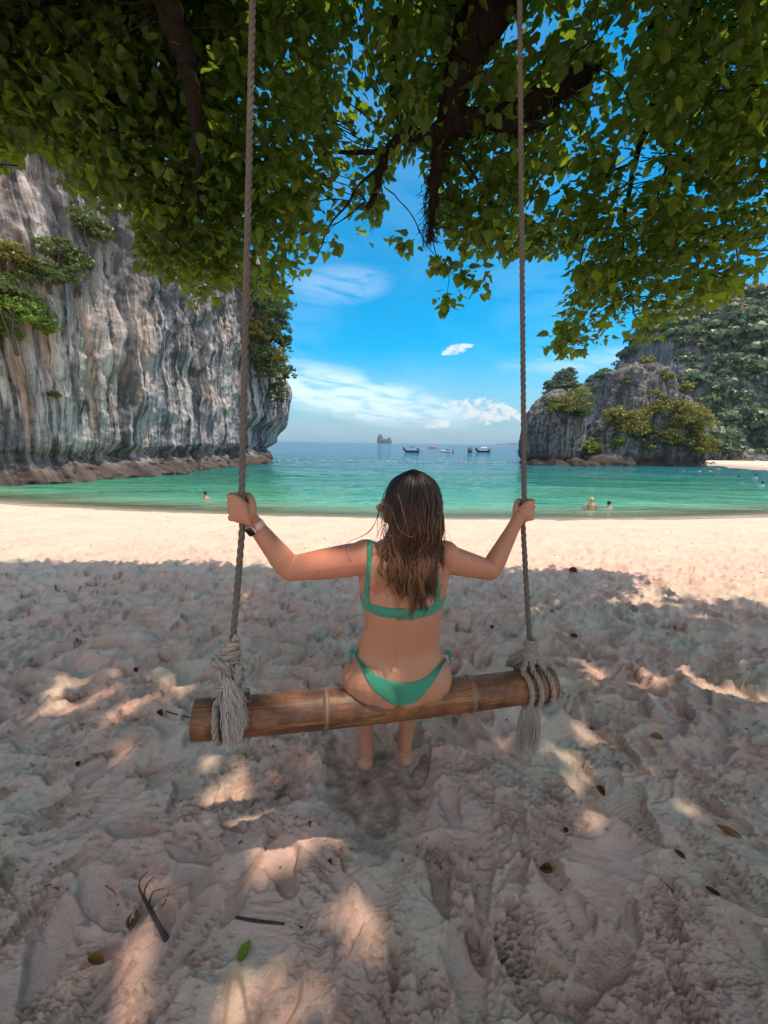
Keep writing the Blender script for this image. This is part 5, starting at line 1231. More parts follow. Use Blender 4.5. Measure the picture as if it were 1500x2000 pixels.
side2 = branch([(868, 262, 3.52), (820, 262, 3.55), (775, 275, 3.6), (748, 315, 3.65), (735, 372, 3.7), (715, 405, 3.72)], [0.055, 0.045, 0.042, 0.036, 0.022, 0.008], 'limb', 12, 50, 0.2)
branch([(758, 295, 3.6), (700, 300, 3.62), (640, 298, 3.65), (598, 345, 3.7)], [0.022, 0.016, 0.014, 0.008])
branch([(742, 320, 3.65), (690, 380, 3.7), (640, 450, 3.8), (620, 500, 3.85)], [0.014, 0.010, 0.007, 0.004])
branch([np.array([1.3, 1.4, 5.4]), (800, -60, 3.4), (785, 60, 3.5), (770, 150, 3.55), (765, 240, 3.6)], [0.07, 0.045, 0.035, 0.028, 0.014])
left = branch([np.array([2.6, -1.4, 3.9]), np.array([0.6, 0.2, 5.3]), np.array([-0.7, 1.3, 5.3]), (322, -80, 2.9), (335, 30, 3.0), (362, 120, 3.05), (380, 210, 3.1), (388, 320, 3.2), (384, 380, 3.25)], [0.20, 0.15, 0.12, 0.085, 0.072, 0.062, 0.046, 0.028, 0.008], 'limb', 14, 110, 0.15)
branch([(372, 150, 3.1), (420, 165, 3.1), (450, 190, 3.15)], [0.018, 0.012, 0.006])
branch([(200, -60, 3.2), (160, 80, 3.3), (120, 180, 3.4), (90, 260, 3.5)], [0.03, 0.02, 0.014, 0.006])
branch([(385, 290, 3.2), (345, 330, 3.25), (330, 390, 3.3)], [0.014, 0.01, 0.005])
rt1 = branch([np.array([2.6, -1.4, 3.9]), np.array([3.2, 0.6, 5.4]), (1340, -60, 3.6), (1312, 100, 3.7), (1272, 215, 3.8), (1240, 320, 3.85), (1218, 440, 3.95), (1222, 520, 4.0), (1235, 590, 4.05)], [0.13, 0.08, 0.045, 0.034, 0.028, 0.022, 0.014, 0.009, 0.004], 'limb', 10, 100)
branch([(1365, -40, 3.7), (1350, 120, 3.8), (1330, 220, 3.9), (1300, 330, 4.0), (1270, 440, 4.05)], [0.03, 0.024, 0.018, 0.012, 0.006])
branch([(1240, 320, 3.85), (1190, 340, 3.9), (1150, 400, 3.95), (1140, 480, 4.0), (1120, 580, 4.1), (1105, 640, 4.15)], [0.012, 0.01, 0.009, 0.007, 0.005, 0.003])
branch([(1272, 215, 3.8), (1330, 300, 3.9), (1400, 380, 4.0), (1440, 470, 4.1), (1430, 560, 4.15)], [0.014, 0.012, 0.010, 0.007, 0.003])
branch([(880, 290, 3.5), (920, 330, 3.6), (945, 400, 3.7), (950, 450, 3.8)], [0.014, 0.011, 0.008, 0.004])
branch([(750, 365, 3.65), (790, 400, 3.7), (822, 455, 3.75), (850, 500, 3.8), (900, 520, 3.85)], [0.005, 0.0045, 0.004, 0.0035, 0.003])
branch([(838, 460, 3.7), (855, 500, 3.75), (876, 545, 3.8), (870, 600, 3.82)], [0.005, 0.004, 0.003, 0.002])
bough = branch([np.array([2.6, -1.4, 3.9]), np.array([2.0, 1.2, 5.45]), np.array([Rtop[0], Rtop[1], 5.62]), np.array([Ltop[0], Ltop[1], 5.60]), np.array([-2.4, 2.4, 5.8]), np.array([-4.0, 2.6, 6.1])], [0.22, 0.15, 0.13, 0.11, 0.08, 0.03], 'limb', 14, 90)
# hairs and moss on the main limbs
mb = MB()
def hairs(PR, n, L, i0=0.3, only=None):
    P, r = PR
    for _ in range(n):
        i = rs.randint(int(len(P) * i0), len(P)); a = P[i] + sph(1, rs)[0] * r[i] * 1.0
        l_ = rs.uniform(0.3, 1) * L; b = a + np.array([rs.normal(0, 0.25), rs.normal(0, 0.25), -1]) * l_
        m_ = (a + b) / 2 + rs.normal(0, 0.15 * l_, 3); addtube(mb, [a, m_, b], np.array([0.0035, 0.003, 0.0012]) * rs.uniform(0.5, 1.3), 3, False, 1, rs.rand())
hairs(main, 900, 0.11, 0.35); hairs(side1, 420, 0.12, 0); hairs(side2, 240, 0.10, 0)
# big fern tuft ending the limb
for _ in range(260):
    a = at(840 + rs.normal(0, 7), rs.uniform(330, 470), 3.66 + rs.normal(0, 0.03)); b = a + np.array([rs.normal(0, 0.035), rs.normal(0, 0.035), -rs.uniform(0.02, 0.10)])
    addtube(mb, [a, (a + b) / 2 + rs.normal(0, 0.01, 3), b], [0.004, 0.0035, 0.001], 3, False, 1, rs.rand())
link('hanging_moss', mb.mesh('hanging_moss', M_moss, False, TB), tree, kind='stuff')

LT = np.array([(0, 0, 0), (0, .5, -.03), (0, 1, -.12), (-.34, .10, .05), (-.45, .42, .07), (-.24, .78, .0), (.34, .10, .05), (.45, .42, .07), (.24, .78, .0)]) - [0, 0.0, 0]
LF = np.array([(0, 1, 4, 3), (1, 2, 5, 4), (0, 6, 7, 1), (1, 7, 8, 2)])
def in_poly(x, y, poly):
    inside = np.zeros(len(x), bool); n = len(poly)
    for i in range(n):
        x1, y1 = poly[i]; x2, y2 = poly[(i + 1) % n]
        c = ((y1 > y) != (y2 > y)) & (x < (x2 - x1) * (y - y1) / (y2 - y1 + 1e-9) + x1); inside ^= c
    return inside
edge = [(-200, 330), (0, 320), (30, 285), (62, 262), (95, 300), (125, 345), (165, 395), (195, 412), (232, 392), (268, 392), (265, 440), (262, 490), (290, 520), (330, 530), (368, 545), (382, 590), (430, 560), (445, 520), (470, 545), (490, 570), (530, 560), (568, 575),
        (590, 530), (622, 500), (655, 470), (700, 482), (722, 455), (735, 420), (748, 380), (760, 330), (790, 300), (822, 320), (845, 380), (860, 450), (900, 480), (938, 500), (952, 480), (985, 490), (1030, 480), (1060, 492), (1085, 480), (1110, 510), (1110, 560), (1090, 590),
        (1085, 640), (1072, 665), (1090, 684), (1130, 680), (1165, 655), (1200, 645), (1215, 625), (1245, 655), (1280, 650), (1300, 622), (1345, 605), (1365, 585), (1400, 582), (1440, 560), (1470, 545), (1495, 500), (1700, 480), (1700, -250), (-200, -250)]
holes = [(700, 110, 42, 75), (735, 190, 26, 50), (655, 110, 16, 40), (780, 330, 26, 34), (1085, 50, 40, 30), (1190, 30, 60, 30), (1050, 60, 14, 24), (1440, 500, 46, 40), (1120, 535, 26, 26), (800, 420, 50, 60), (1060, 545, 40, 34), (640, 205, 24, 22), (1230, 250, 12, 40), (590, 255, 12, 22), (530, 240, 20, 16)]
def cluster_px(n, ymul=1.0):
    px = rs.uniform(-180, 1680, n * 2); py = rs.uniform(-220, 690, n * 2); k = in_poly(px, py, edge)
    for (a, b, ra, rb) in holes: k &= ~((((px - a) / ra) ** 2 + ((py - b) / rb) ** 2 < 1.0) & (rs.rand(n * 2) < 0.93))
    # thinner where the photo lets sky through
    dens = 0.58 + 0.95 * fbm2(px / 110, py / 90, 3, 91); dens = np.where(px < 470, dens + 0.5, dens); dens = np.where((px > 560) & (px < 830), dens - 0.16, dens)
    dens = np.where((px > 480), dens - 0.10, dens)
    k &= rs.rand(n * 2) < dens
    px, py = px[k], py[k]; t = np.clip((py + 200) / 850, 0, 1)
    Y = (2.6 + 1.0 * t) + rs.rand(len(px)) ** 0.8 * (1.35 - 0.45 * t)
    return np.array([at(a, b, y) for a, b, y in zip(px, py, Y)])
CP = cluster_px(4900)
# tips that hang clear of the mass
dang = [(785, 478), (778, 468), (795, 485), (790, 470), (868, 505), (885, 515), (900, 530), (850, 505), (862, 520), (930, 540), (915, 525), (945, 535), (938, 560), (940, 575), (900, 545), (872, 590), (860, 585), (880, 600), (866, 602), (888, 585), (1075, 668), (1082, 645), (1100, 676), (1120, 668)]
CD = np.array([at(a, b, 3.8) for a, b in dang])
# the crown above and behind the camera
nb = 10000; B = np.column_stack([rs.uniform(-6.5, 6.5, nb), rs.uniform(-5.0, 2.7, nb), rs.uniform(4.6, 7.2, nb)])
px_, py_, d_ = proj(B); vis = (d_ > 0.3) & (px_ > -170) & (px_ < 1670) & (py_ > -190)
B = B[~vis]
# gaps the sun comes through: spots of light on the sand, on her arm and on the log
sdn = np.array(sun_dir)
spots = [(230, 1320, 95, 28), (60, 1350, 60, 20), (330, 1420, 70, 22), (545, 1500, 62, 30), (600, 1545, 30, 14), (210, 1440, 60, 14), (1165, 1300, 42, 22), (1430, 1310, 70, 30), (1480, 1370, 40, 30), (1150, 1345, 26, 12), (790, 1495, 26, 14),
         (770, 1620, 28, 34), (760, 1700, 24, 50), (90, 1890, 60, 40), (250, 1780, 26, 16), (1290, 1530, 26, 14), (1010, 1470, 30, 14), (880, 1430, 34, 14), (760, 1150, 60, 12), (200, 1170, 60, 9), (480, 1155, 40, 8), (940, 1160, 40, 8), (1290, 1170, 50, 12), (1050, 1180, 40, 8), (60, 1250, 40, 8), (960, 1290, 20, 10), (700, 1950, 40, 30)]
S3 = []
for a, b, ra, rb in spots:
    c = onz(a, b, -0.03); e1 = onz(a + ra, b, -0.03); e2 = onz(a, b - rb, -0.03); S3.append((c[0], c[1], abs(e1[0] - c[0]) + 0.05, abs(e2[1] - c[1]) + 0.05))
for a, b, y, rad in ((655, 1085, 1.25, 0.13), (935, 1080, 1.42, 0.09), (615, 1370, 1.15, 0.11), (585, 1090, 1.24, 0.08), (722, 1060, 1.27, 0.05), (730, 1010, 1.3, 0.05)):
    p = at(a, b, y); q = p - sdn * (p[2] / sdn[2]); S3.append((q[0], q[1], rad, rad))
def sunhit(P): k = P[:, 2] / sdn[2]; return P[:, 0] - sdn[0] * k, P[:, 1] - sdn[1] * k
hx, hy = sunhit(B); keep = np.ones(len(B), bool)
for (a, b, ra, rb) in S3: keep &= ((hx - a) / (ra + 0.19)) ** 2 + ((hy - b) / (rb + 0.19)) ** 2 > 1
keep &= (hy > 0.1 + 0.5 * pn2(hx, hx * 0, 7)) & (np.abs(hx) < 3.0 + hy * 0.9)
keep &= (hy < 4.6 + 0.35 * pn2(hx * 0.8, hx * 0, 4) - 0.02 * hx * hx) 
keep &= rs.rand(len(B)) < 0.76 + 0.65 * fbm2(hx * 0.8, hy * 0.8, 2, 14)
B = B[keep]
hx, hy = sunhit(CP); keep = np.ones(len(CP), bool); pxx, pyy, _ = proj(CP)
for (a, b, ra, rb) in S3: keep &= ~((((hx - a) / (ra + 0.02)) ** 2 + ((hy - b) / (rb + 0.02)) ** 2 < 1) & (pyy < 260))
CP = CP[keep]
def leaves_at(C, per, size, spread, big=None):
    n = len(C); k = np.repeat(np.arange(n), per); m_ = len(k)
    ta = rs.uniform(0, 2 * np.pi, m_); tilt = rs.normal(0.35, 0.38, m_)          # tips droop below the horizontal
    tipd = np.column_stack([np.cos(ta) * np.cos(tilt), np.sin(ta) * np.cos(tilt), -np.sin(tilt)])
    upn = np.column_stack([np.cos(ta) * np.sin(tilt), np.sin(ta) * np.sin(tilt), np.cos(tilt)]) + rs.normal(0, 0.28, (m_, 3))
    sidev = np.cross(tipd, upn); sidev /= np.linalg.norm(sidev, axis=1)[:, None]; nv = np.cross(sidev, tipd)
    C0 = C[k] + rs.normal(0, 1, (m_, 3)) * spread + tipd * 0.02; s = size * (0.35 + 1.15 * rs.rand(m_) ** 0.8)
    tone = np.clip(rs.normal(0.40, 0.22, n)[k] + rs.normal(0, 0.18, m_), 0, 1)
    return C0, sidev, tipd, nv, s, tone
def leafverts(C0, A, T, Nv, s, fold):
    L = LT[None] * np.ones((len(C0), 1, 1)); L = L.copy(); L[:, 3:, 2] *= fold[:, None]
    L[:, [2, 5, 8], 2] -= 0.10 * (fold[:, None] - 0.5)
    return C0[:, None] + (L[..., 0:1] * A[:, None] + L[..., 1:2] * T[:, None] + L[..., 2:3] * Nv[:, None]) * s[:, None, None]
# the limbs stay in sight: nothing thick hangs right in front of them
LIMBS = [(main, 46), (side1, 40), (side2, 24), (left, 28), (rt1, 14)]
cpx, cpy, cdd = proj(CP); kk = np.ones(len(CP), bool)
for (P, r), wpx in LIMBS:
    lx, ly, ldd = proj(P); ok = (ldd > 0.5) & (ly > -150)
    D2 = np.sqrt((cpx[:, None] - lx[ok][None]) ** 2 + (cpy[:, None] - ly[ok][None]) ** 2); j = D2.argmin(1); near_ = (D2.min(1) < wpx) & (cdd < ldd[ok][j] + 0.05)
    kk &= ~(near_ & (rs.rand(len(CP)) < 0.95))
CP = CP[kk]
# thin twigs that carry the sprays
mb = MB(); allP = np.vstack([P[len(P) // 4:] for (P, r), w in LIMBS]); 
for i in rs.choice(len(CP), 650, replace=False):
    c = CP[i]; d2 = ((allP - c) ** 2).sum(1); tgt = allP[d2.argmin()]; dv = tgt - c; L_ = np.linalg.norm(dv); dv = dv / L_ * min(L_, rs.uniform(0.35, 0.9))
    addtube(mb, catmull([c + dv + [0, 0, 0.05], c + dv * 0.5 + rs.normal(0, 0.04, 3) + [0, 0, 0.04], c, c + rs.normal(0, 0.05, 3) - [0, 0, 0.06]], 8), np.linspace(0.0055, 0.0015, 8), 4, False)
link('twigs', mb.mesh('twigs', M_bark, True, TB), tree, kind='stuff')
sets = [leaves_at(CP, 11, 0.073, 0.09), leaves_at(CD, 5, 0.085, 0.035), leaves_at(B, 7, 0.20, 0.25)]
Cc, A_, T_, Nn_, s_, tn = [np.concatenate([a[i] for a in sets]) for i in range(6)]
lpx, lpy, ld = proj(Cc)
# keep the skyline of the crown clean: nothing below its lower edge
bad = (ld > 0.3) & (lpy > -50) & ~in_poly(lpx, lpy - 4, [(x, y + 14) for x, y in edge]); bad[len(sets[0][0]):len(sets[0][0]) + len(sets[1][0])] = False; bad |= (ld > 0.2) & (ld < 2.5) & (lpx > -20) & (lpx < 1520) & (lpy > -40)
Cc, A_, T_, Nn_, s_, tn, lpx, lpy, ld = [v[~bad] for v in (Cc, A_, T_, Nn_, s_, tn, lpx, lpy, ld)]
# sunlight painted in as brighter yellow green on the right and upper left
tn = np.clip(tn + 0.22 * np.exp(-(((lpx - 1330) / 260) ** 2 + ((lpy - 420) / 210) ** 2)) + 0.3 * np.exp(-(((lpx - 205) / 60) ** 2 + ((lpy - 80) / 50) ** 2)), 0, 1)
app = np.where((ld > 0.5) & (lpx > 5) & (lpx < 1495) & (lpy > 5) & (lpy < 700), s_ / ld, 0)
bigi = np.argsort(-app)[:300]; rest = np.ones(len(Cc), bool); rest[bigi] = False
fold = rs.uniform(0.3, 3.2, len(Cc))
V = leafverts(Cc[rest], A_[rest], T_[rest], Nn_[rest], s_[rest], fold[rest]); m_ = len(V)
fo = (LF[None] + 9 * np.arange(m_)[:, None, None]).reshape(-1, 4)
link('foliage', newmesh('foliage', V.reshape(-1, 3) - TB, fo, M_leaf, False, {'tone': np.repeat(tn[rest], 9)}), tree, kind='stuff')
lm = []
for t_ in np.linspace(0.15, 0.85, 6):
    for fd_ in (0.6, 1.8):
        v = LT.copy(); v[3:, 2] *= fd_; lm.append(newmesh('leaf', v, LF, M_leaf, False, {'tone': np.full(9, t_)}))
for i in bigi:
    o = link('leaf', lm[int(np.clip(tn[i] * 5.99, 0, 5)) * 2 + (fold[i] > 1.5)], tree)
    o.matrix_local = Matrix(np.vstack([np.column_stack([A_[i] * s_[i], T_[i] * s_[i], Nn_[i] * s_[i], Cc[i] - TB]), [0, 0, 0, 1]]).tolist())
print('leaves', len(Cc))

# a few orange leaves caught in the crown
M_oleaf = leafmat('orange_leaf', (0.30, 0.09, 0.015), (0.55, 0.22, 0.03), (0.7, 0.25, 0.03), 0.4)
M_dleaf = leafmat('dead_leaf', (0.10, 0.035, 0.012), (0.30, 0.13, 0.04), (0.3, 0.1, 0.02), 0.15, 0.6, 20)
M_gleaf = leafmat('fallen_green_leaf', (0.13, 0.17, 0.02), (0.20, 0.25, 0.035), (0.3, 0.36, 0.04), 0.2, 0.4, 20)
for px, py, Y, lb in ((1447, 600, 4.1, 'orange leaf hanging alone against the forested hill'), (1121, 550, 4.0, 'red brown leaf among the green near the right rope')):
    p = at(px, py, Y); v = LT * 0.085; o = link('orange_leaf', newmesh('orange_leaf', v, LF, M_oleaf, False, {'tone': np.full(9, 0.6)}), None, tuple(p), lb, 'leaf')
    o.rotation_euler = (1.9, 0.5, 0.8)
# ---------------------------------------------------------------- things lying on the sand
def lay(px, py):
    p = onz(px, py, 0.0)
    for _ in range(6): p = onz(px, py, sand_z(p[0], p[1]))
    return np.array([p[0], p[1], sand_z(p[0], p[1])])
def big_leaf(mat, L, Wf, curl, seed, tone=0.5, jag=0.0):
    rs = np.random.RandomState(seed); n, m_ = 15, 9; t = np.linspace(0, 1, n); w = Wf * np.sin(np.pi * np.clip(t, 0.02, 0.985) ** 0.85) ** 0.7
    u = np.linspace(-1, 1, m_); X = w[:, None] * u[None] * 0.5 * (1 + jag * rs.normal(0, 1, (n, m_)) * (np.abs(u)[None] > 0.9)); Y = (t[:, None] - 0.5) * L + 0 * X
    Z = curl * (u[None] ** 2) * w[:, None] + 0.18 * curl * L * (2 * t[:, None] - 1) ** 2 + 0.0015 * fbm2(X * 80, Y * 80, 2, seed) - 0.0012 * np.exp(-(u[None] / 0.12) ** 2)
    V = np.stack([X, Y, Z], -1); top = V.reshape(-1, 3); f = gridf(n, m_); b = top - [0, 0, 0.0008]
    mb = MB(); mb.add(top, f, np.repeat(tone, n * m_)); mb.add(b, f[:, ::-1], np.repeat(tone, n * m_))
    addtube(mb, [(0, -L * 0.5, Z[0, m_ // 2]), (0.002, -L * 0.62, Z[0, m_ // 2] + 0.004)], [0.0012, 0.0009], 5, True, 1, tone * 0.5)
    return mb
lf = [(478, 1860, M_gleaf, 0.052, 0.033, 0.2, -18, 'fresh green leaf lying flat on the sand near the stick', 'leaf', 0.55), (188, 1880, M_dleaf, 0.050, 0.028, 0.9, 80, 'curled orange brown leaf at the lower left', 'leaf', 0.95),
      (262, 1800, M_dleaf, 0.050, 0.034, 0.5, 10, 'dark brown leaf tucked against the forked twig', 'leaf', 0.35), (1281, 1443, M_dleaf, 0.060, 0.038, 0.6, 70, 'orange leaf on the sand right of the swing', 'leaf', 1.0),
      (1422, 1628, M_dleaf, 0.075, 0.030, 0.5, 52, 'reddish brown leaf near the right edge', 'leaf', 0.5), (1172, 1550, M_dleaf, 0.045, 0.025, 1.4, 15, 'small brown leaf standing up in the sand', 'leaf', 0.3),
      (1105, 1625, M_dleaf, 0.026, 0.018, 0.8, 0, 'tiny black dry leaf inside a footprint', 'leaf', 0.0), (1065, 1706, M_dleaf, 0.045, 0.026, 1.5, 80, 'curled dark leaf in a hollow right of the centre', 'leaf', 0.05),
      (645, 1686, M_dleaf, 0.020, 0.012, 1.2, 30, 'tiny dark leaf beside the deep footprint', 'leaf', 0.1), (1327, 1668, M_dleaf, 0.035, 0.016, 1.2, 35, 'narrow dark leaf half buried at right', 'leaf', 0.1),
      (313, 1398, M_dleaf, 0.05, 0.028, 1.2, 60, 'dark leaf left of the end of the bamboo log', 'leaf', 0.0), (1120, 1245, M_dleaf, 0.06, 0.03, 1.0, 60, 'dark leaf on the shaded sand beyond the right knot', 'leaf', 0.1),
      (1118, 1115, M_dleaf, 0.10, 0.06, 1.0, 60, 'dark leaf near the edge of the shade at right', 'leaf', 0.0), (268, 1312, M_dleaf, 0.05, 0.03, 1.0, 20, 'small dark leaf left of the left knot', 'leaf', 0.05), (155, 1495, M_dleaf, 0.03, 0.02, 1.0, 20, 'tiny dark leaf at the far left of the sand', 'leaf', 0.05),
      (960, 1230, M_dleaf, 0.05, 0.03, 1.0, 10, 'brown leaf on the sand right of her waist', 'leaf', 0.3), (1390, 1745, M_dleaf, 0.04, 0.012, 1.3, 50, 'thin curled leaf low at the right edge', 'leaf', 0.1)]
for i, (px, py, mt, L, Wf, curl, ang, lb, ct, tone) in enumerate(lf):
    p = lay(px, py); o = link('fallen_leaf', big_leaf(mt, L, Wf, curl, 300 + i, tone, 0.03).mesh('fallen_leaf', mt, True), None, (p[0], p[1], p[2] + 0.004), lb, ct)
    o.rotation_euler = (R(6), R(-8), R(ang))
M_stick = simple('dark_stick', (0.045, 0.032, 0.026), 0.85, 0.6, 40, 0.8, 0.003)
def stick(name, paths, label, cat='stick'):
    mb = MB()
    c = lay(*paths[0][0][0][:2])
    for pts, rad in paths:
        P = []
        for q in pts:
            w = lay(q[0], q[1]); w[2] += q[2] if len(q) > 2 else rad[0] * 0.6; P.append(w)
        n = max(10, len(P) * 6); P = catmull(P, n); r = np.interp(np.linspace(0, 1, n), np.linspace(0, 1, len(rad)), rad) * (1 + 0.18 * pn2(np.arange(n) * 0.7, np.zeros(n), len(pts)))
        addtube(mb, P, r, 7)
    link(name, mb.mesh(name, M_stick, True, c), None, tuple(c), label, cat)
stick('forked_twig', [([(326, 1838), (305, 1800), (279, 1752)], [0.0085, 0.0065, 0.0045]), ([(279, 1752), (272, 1735, .01), (276, 1722, .02), (288, 1712, .02)], [0.003, 0.0022, 0.0014]), ([(281, 1750), (286, 1735, .012), (300, 1722, .018)], [0.003, 0.002, 0.0012]),
      ([(290, 1768), (300, 1748, .012), (322, 1741, .012)], [0.003, 0.002, 0.0012]), ([(296, 1775), (318, 1762, .006), (330, 1747, .01)], [0.0022, 0.0016, 0.001])], 'dark forked twig with curled tips at the lower left', 'twig')
stick('stick', [([(460, 1794), (500, 1800), (555, 1806)], [0.0038, 0.0048, 0.0036]), ([(555, 1806), (590, 1812), (628, 1823)], [0.0014, 0.003, 0.002])], 'straight thin black stick lying above the green leaf')
stick('stick', [([(325, 1390), (345, 1394), (372, 1402)], [0.003, 0.003, 0.0025])], 'short dark stick poking out from behind the log end')
stick('twig', [([(205, 1695 + 35), (222, 1742), (228, 1752)], [0.0012, 0.001, 0.0008])], 'hair thin twig above the forked one', 'twig')
stick('twig', [([(1295, 1722), (1312, 1738), (1320, 1755)], [0.0022, 0.002, 0.001])], 'short crooked twig at the lower right', 'twig')
stick('twig', [([(88, 1732), (98, 1728), (112, 1733)], [0.0018, 0.0016, 0.001])], 'small black twig near the left edge', 'twig')
stick('twig', [([(830, 1586), (860, 1592), (872, 1604)], [0.0014, 0.0012, 0.001])], 'thin crack like twig below her feet', 'twig')
stick('twig', [([(520, 1600 + 30), (540, 1640)], [0.0012, 0.001])], 'tiny straw below the left part of the log', 'twig')
# scattered crumbs of leaf and shell on the beach: too many and small to count
rs = np.random.RandomState(8); mb = MB(); cnt = 0
while cnt < 1500:
    y = 1.0 + 13.0 * rs.rand() ** 1.0; x = rs.uniform(-1, 1) * (1.3 + 1.1 * y)
    z = sand_z(x, y); s = rs.uniform(0.003, 0.009) * (1 + y * 0.22); a = rs.uniform(0, 6.28)
    ca, sa = math.cos(a) * s, math.sin(a) * s; P = np.array([(x - ca, y - sa, z + .001), (x + sa * .5, y - ca * .5, z + s * .5), (x + ca, y + sa, z + .001), (x - sa * .5, y + ca * .5, z + s * .6)])
    mb.add(P, [(0, 1, 2, 3)], rs.rand() * 0.5); cnt += 1
link('beach_litter', mb.mesh('beach_litter', M_dleaf, False), kind='stuff')

# ---------------------------------------------------------------- boats, floats and bathers
M_hull = simple('dark_wood_hull', (0.06, 0.035, 0.028), 0.5, 0.4, 3); M_white = simple('white_paint', (0.75, 0.74, 0.72), 0.4, 0.06, 3)
M_blue = simple('blue_tarp', (0.10, 0.20, 0.30), 0.6, 0.2, 3); M_red = simple('red_cloth', (0.55, 0.06, 0.04), 0.7, 0.2, 3); M_orange = simple('orange_cloth', (0.60, 0.22, 0.10), 0.7, 0.2, 3)
M_metal = simple('engine_metal', (0.10, 0.10, 0.11), 0.4, 0.2, 3)
def hullmesh(mb, L, Wd, H, prow, stern=0.5, flare=0.75, n=26, thick=0.05, upow=3.0):
    t = np.linspace(0, 1, n); x = (t - 0.5) * L; w = Wd / 2 * np.sin(np.pi * np.clip(0.10 + 0.90 * (1 - t), 0, 1) ** 0.8) ** 0.6; w[-1] = 0.02
    top = H * (0.55 + 0.05 * t) + prow * np.maximum(0, (t - 0.62) / 0.38) ** upow + stern * 0.3 * np.maximum(0, (0.15 - t) / 0.15)
    bot = -0.35 * H + (prow * 0.75 + 0.4 * H) * np.maximum(0, (t - 0.70) / 0.30) ** 2.2
    rows = []
    for s, z, k in ((-1, top, 1), (-1, (top + bot) / 2, flare + 0.15), (-1, bot, 0.25), (1, bot, 0.25), (1, (top + bot) / 2, flare + 0.15), (1, top, 1), (1, top - 0.02, 0.86), (1, bot * 0.6 + 0.1 * H + 0.0 * top, 0.6), (-1, bot * 0.6 + 0.1 * H, 0.6), (-1, top - 0.02, 0.86)):
        rows.append(np.column_stack([x, s * w * k, z]))
    V = np.stack(rows, 1); mb.add(V.reshape(-1, 3), gridf(n, 10, True))
    st = np.arange(10); mb.add(np.vstack([V[0], V[0].mean(0)]), [(10, i, (i + 1) % 10, (i + 1) % 10) for i in st][:0] or [(0, 1, 4, 5), (1, 2, 3, 4), (5, 6, 9, 0), (6, 7, 8, 9)])
    return x, top, w
def longtail(px, py, Y, L, ang, label, roof=None, prow=1.3, persons=0):
    L *= 0.85; prow *= 0.85
    p = at(px, py, Y); e = empty('longtail_boat', (p[0], Y, SEA + 0.1), label, 'boat', 'boats moored in the bay'); e.rotation_euler = (0, 0, ang)
    mb = MB(); hullmesh(mb, L, 1.7, 0.9, prow); link('hull', mb.mesh('hull', M_hull), e)
    mb = MB(); box(mb, (0, 0, 0.53), (L * 0.40, 0.86, 0.035)); link('gunwale', mb.mesh('gunwale', M_white, False), e)
    if roof is not None:
        mb = MB(); x = np.linspace(-L * 0.24, L * 0.14, 8); u = np.linspace(-1, 1, 9); V = np.array([[a, b * 0.85, 1.75 - 0.22 * b * b] for a in x for b in u]); mb.add(V, gridf(8, 9)); mb.add(V - [0, 0, 0.05], gridf(8, 9)[:, ::-1])
        link('canopy', mb.mesh('canopy', roof), e)
        for a in (-L * 0.22, -L * 0.04, L * 0.12):
            for s in (-1, 1):
                mb = MB(); addtube(mb, [(a, s * 0.75, 0.5), (a, s * 0.78, 1.6)], 0.045, 5); link('post', mb.mesh('post', M_white), e)
    mb = MB(); box(mb, (-L * 0.40, 0, 0.95), (0.45, 0.30, 0.30)); addtube(mb, [(-L * 0.42, 0, 0.9), (-L * 0.62, 0.1, 0.2), (-L * 0.72, 0.1, -0.1)], 0.045, 5); link('engine', mb.mesh('engine', M_metal), e)
    mb = MB(); addtube(mb, [(L * 0.455, 0, 0.55 + prow * 0.55), (L * 0.475, 0, 0.55 + prow * 0.8)], [0.14, 0.10], 8); link('prow_sash', mb.mesh('prow_sash', M_red), e)
    return e
longtail(803, 879, 128, 6.4, math.pi - 0.1, 'longtail boat nearest the far island with a dark canopy', M_hull, 1.7)
longtail(918, 877, 150, 5.0, math.pi / 2 - 0.5, 'dark longtail boat seen end on right of the centre', M_hull, 1.0)
longtail(943, 876, 150, 7.2, math.pi + 0.15, 'longtail boat with a white canopy left of the right rope', M_white, 1.5)
longtail(1022, 878, 150, 5.0, 0.1, 'low dark boat half hidden behind the right rope', None, 0.6)
def motorboat(px, py, Y, L, ang, label, col=M_white, cabin=True, canopy=None, name='speedboat'):
    L *= 0.85
    p = at(px, py, Y); e = empty(name, (p[0], Y, SEA + 0.1), label, 'boat', 'boats moored in the bay'); e.rotation_euler = (0, 0, ang)
    mb = MB(); hullmesh(mb, L, L * 0.30, L * 0.14, L * 0.05, 0, 0.8, upow=1.6); link('hull', mb.mesh('hull', col), e)
    mb = MB(); addloft(mb, [((-L * 0.1, 0, L * 0.07), (L * 0.22, 0, 0), (0, L * 0.11, 0)), ((-L * 0.1, 0, L * 0.15), (L * 0.18, 0, 0), (0, L * 0.10, 0)), ((-L * 0.13, 0, L * 0.19), (L * 0.12, 0, 0), (0, L * 0.08, 0))], 12); link('cabin', mb.mesh('cabin', M_metal if canopy is None else canopy), e)
    mb = MB(); box(mb, (-L * 0.5, 0, L * 0.07), (L * 0.04, L * 0.04, L * 0.07)); link('outboard_motor', mb.mesh('outboard_motor', M_metal, False), e)
motorboat(873, 878, 138, 5.4, math.pi - 0.5, 'white speedboat between the longtails')
motorboat(846, 871, 240, 6.5, 0.2, 'small orange roofed tour boat near the horizon', M_orange, canopy=M_orange, name='tour_boat')
motorboat(1490, 899, 84, 4.2, math.pi + 0.1, 'white speedboat beached behind the spit at the right edge')
M_float = simple('white_float', (0.55, 0.55, 0.52), 0.4, 0.05, 3)
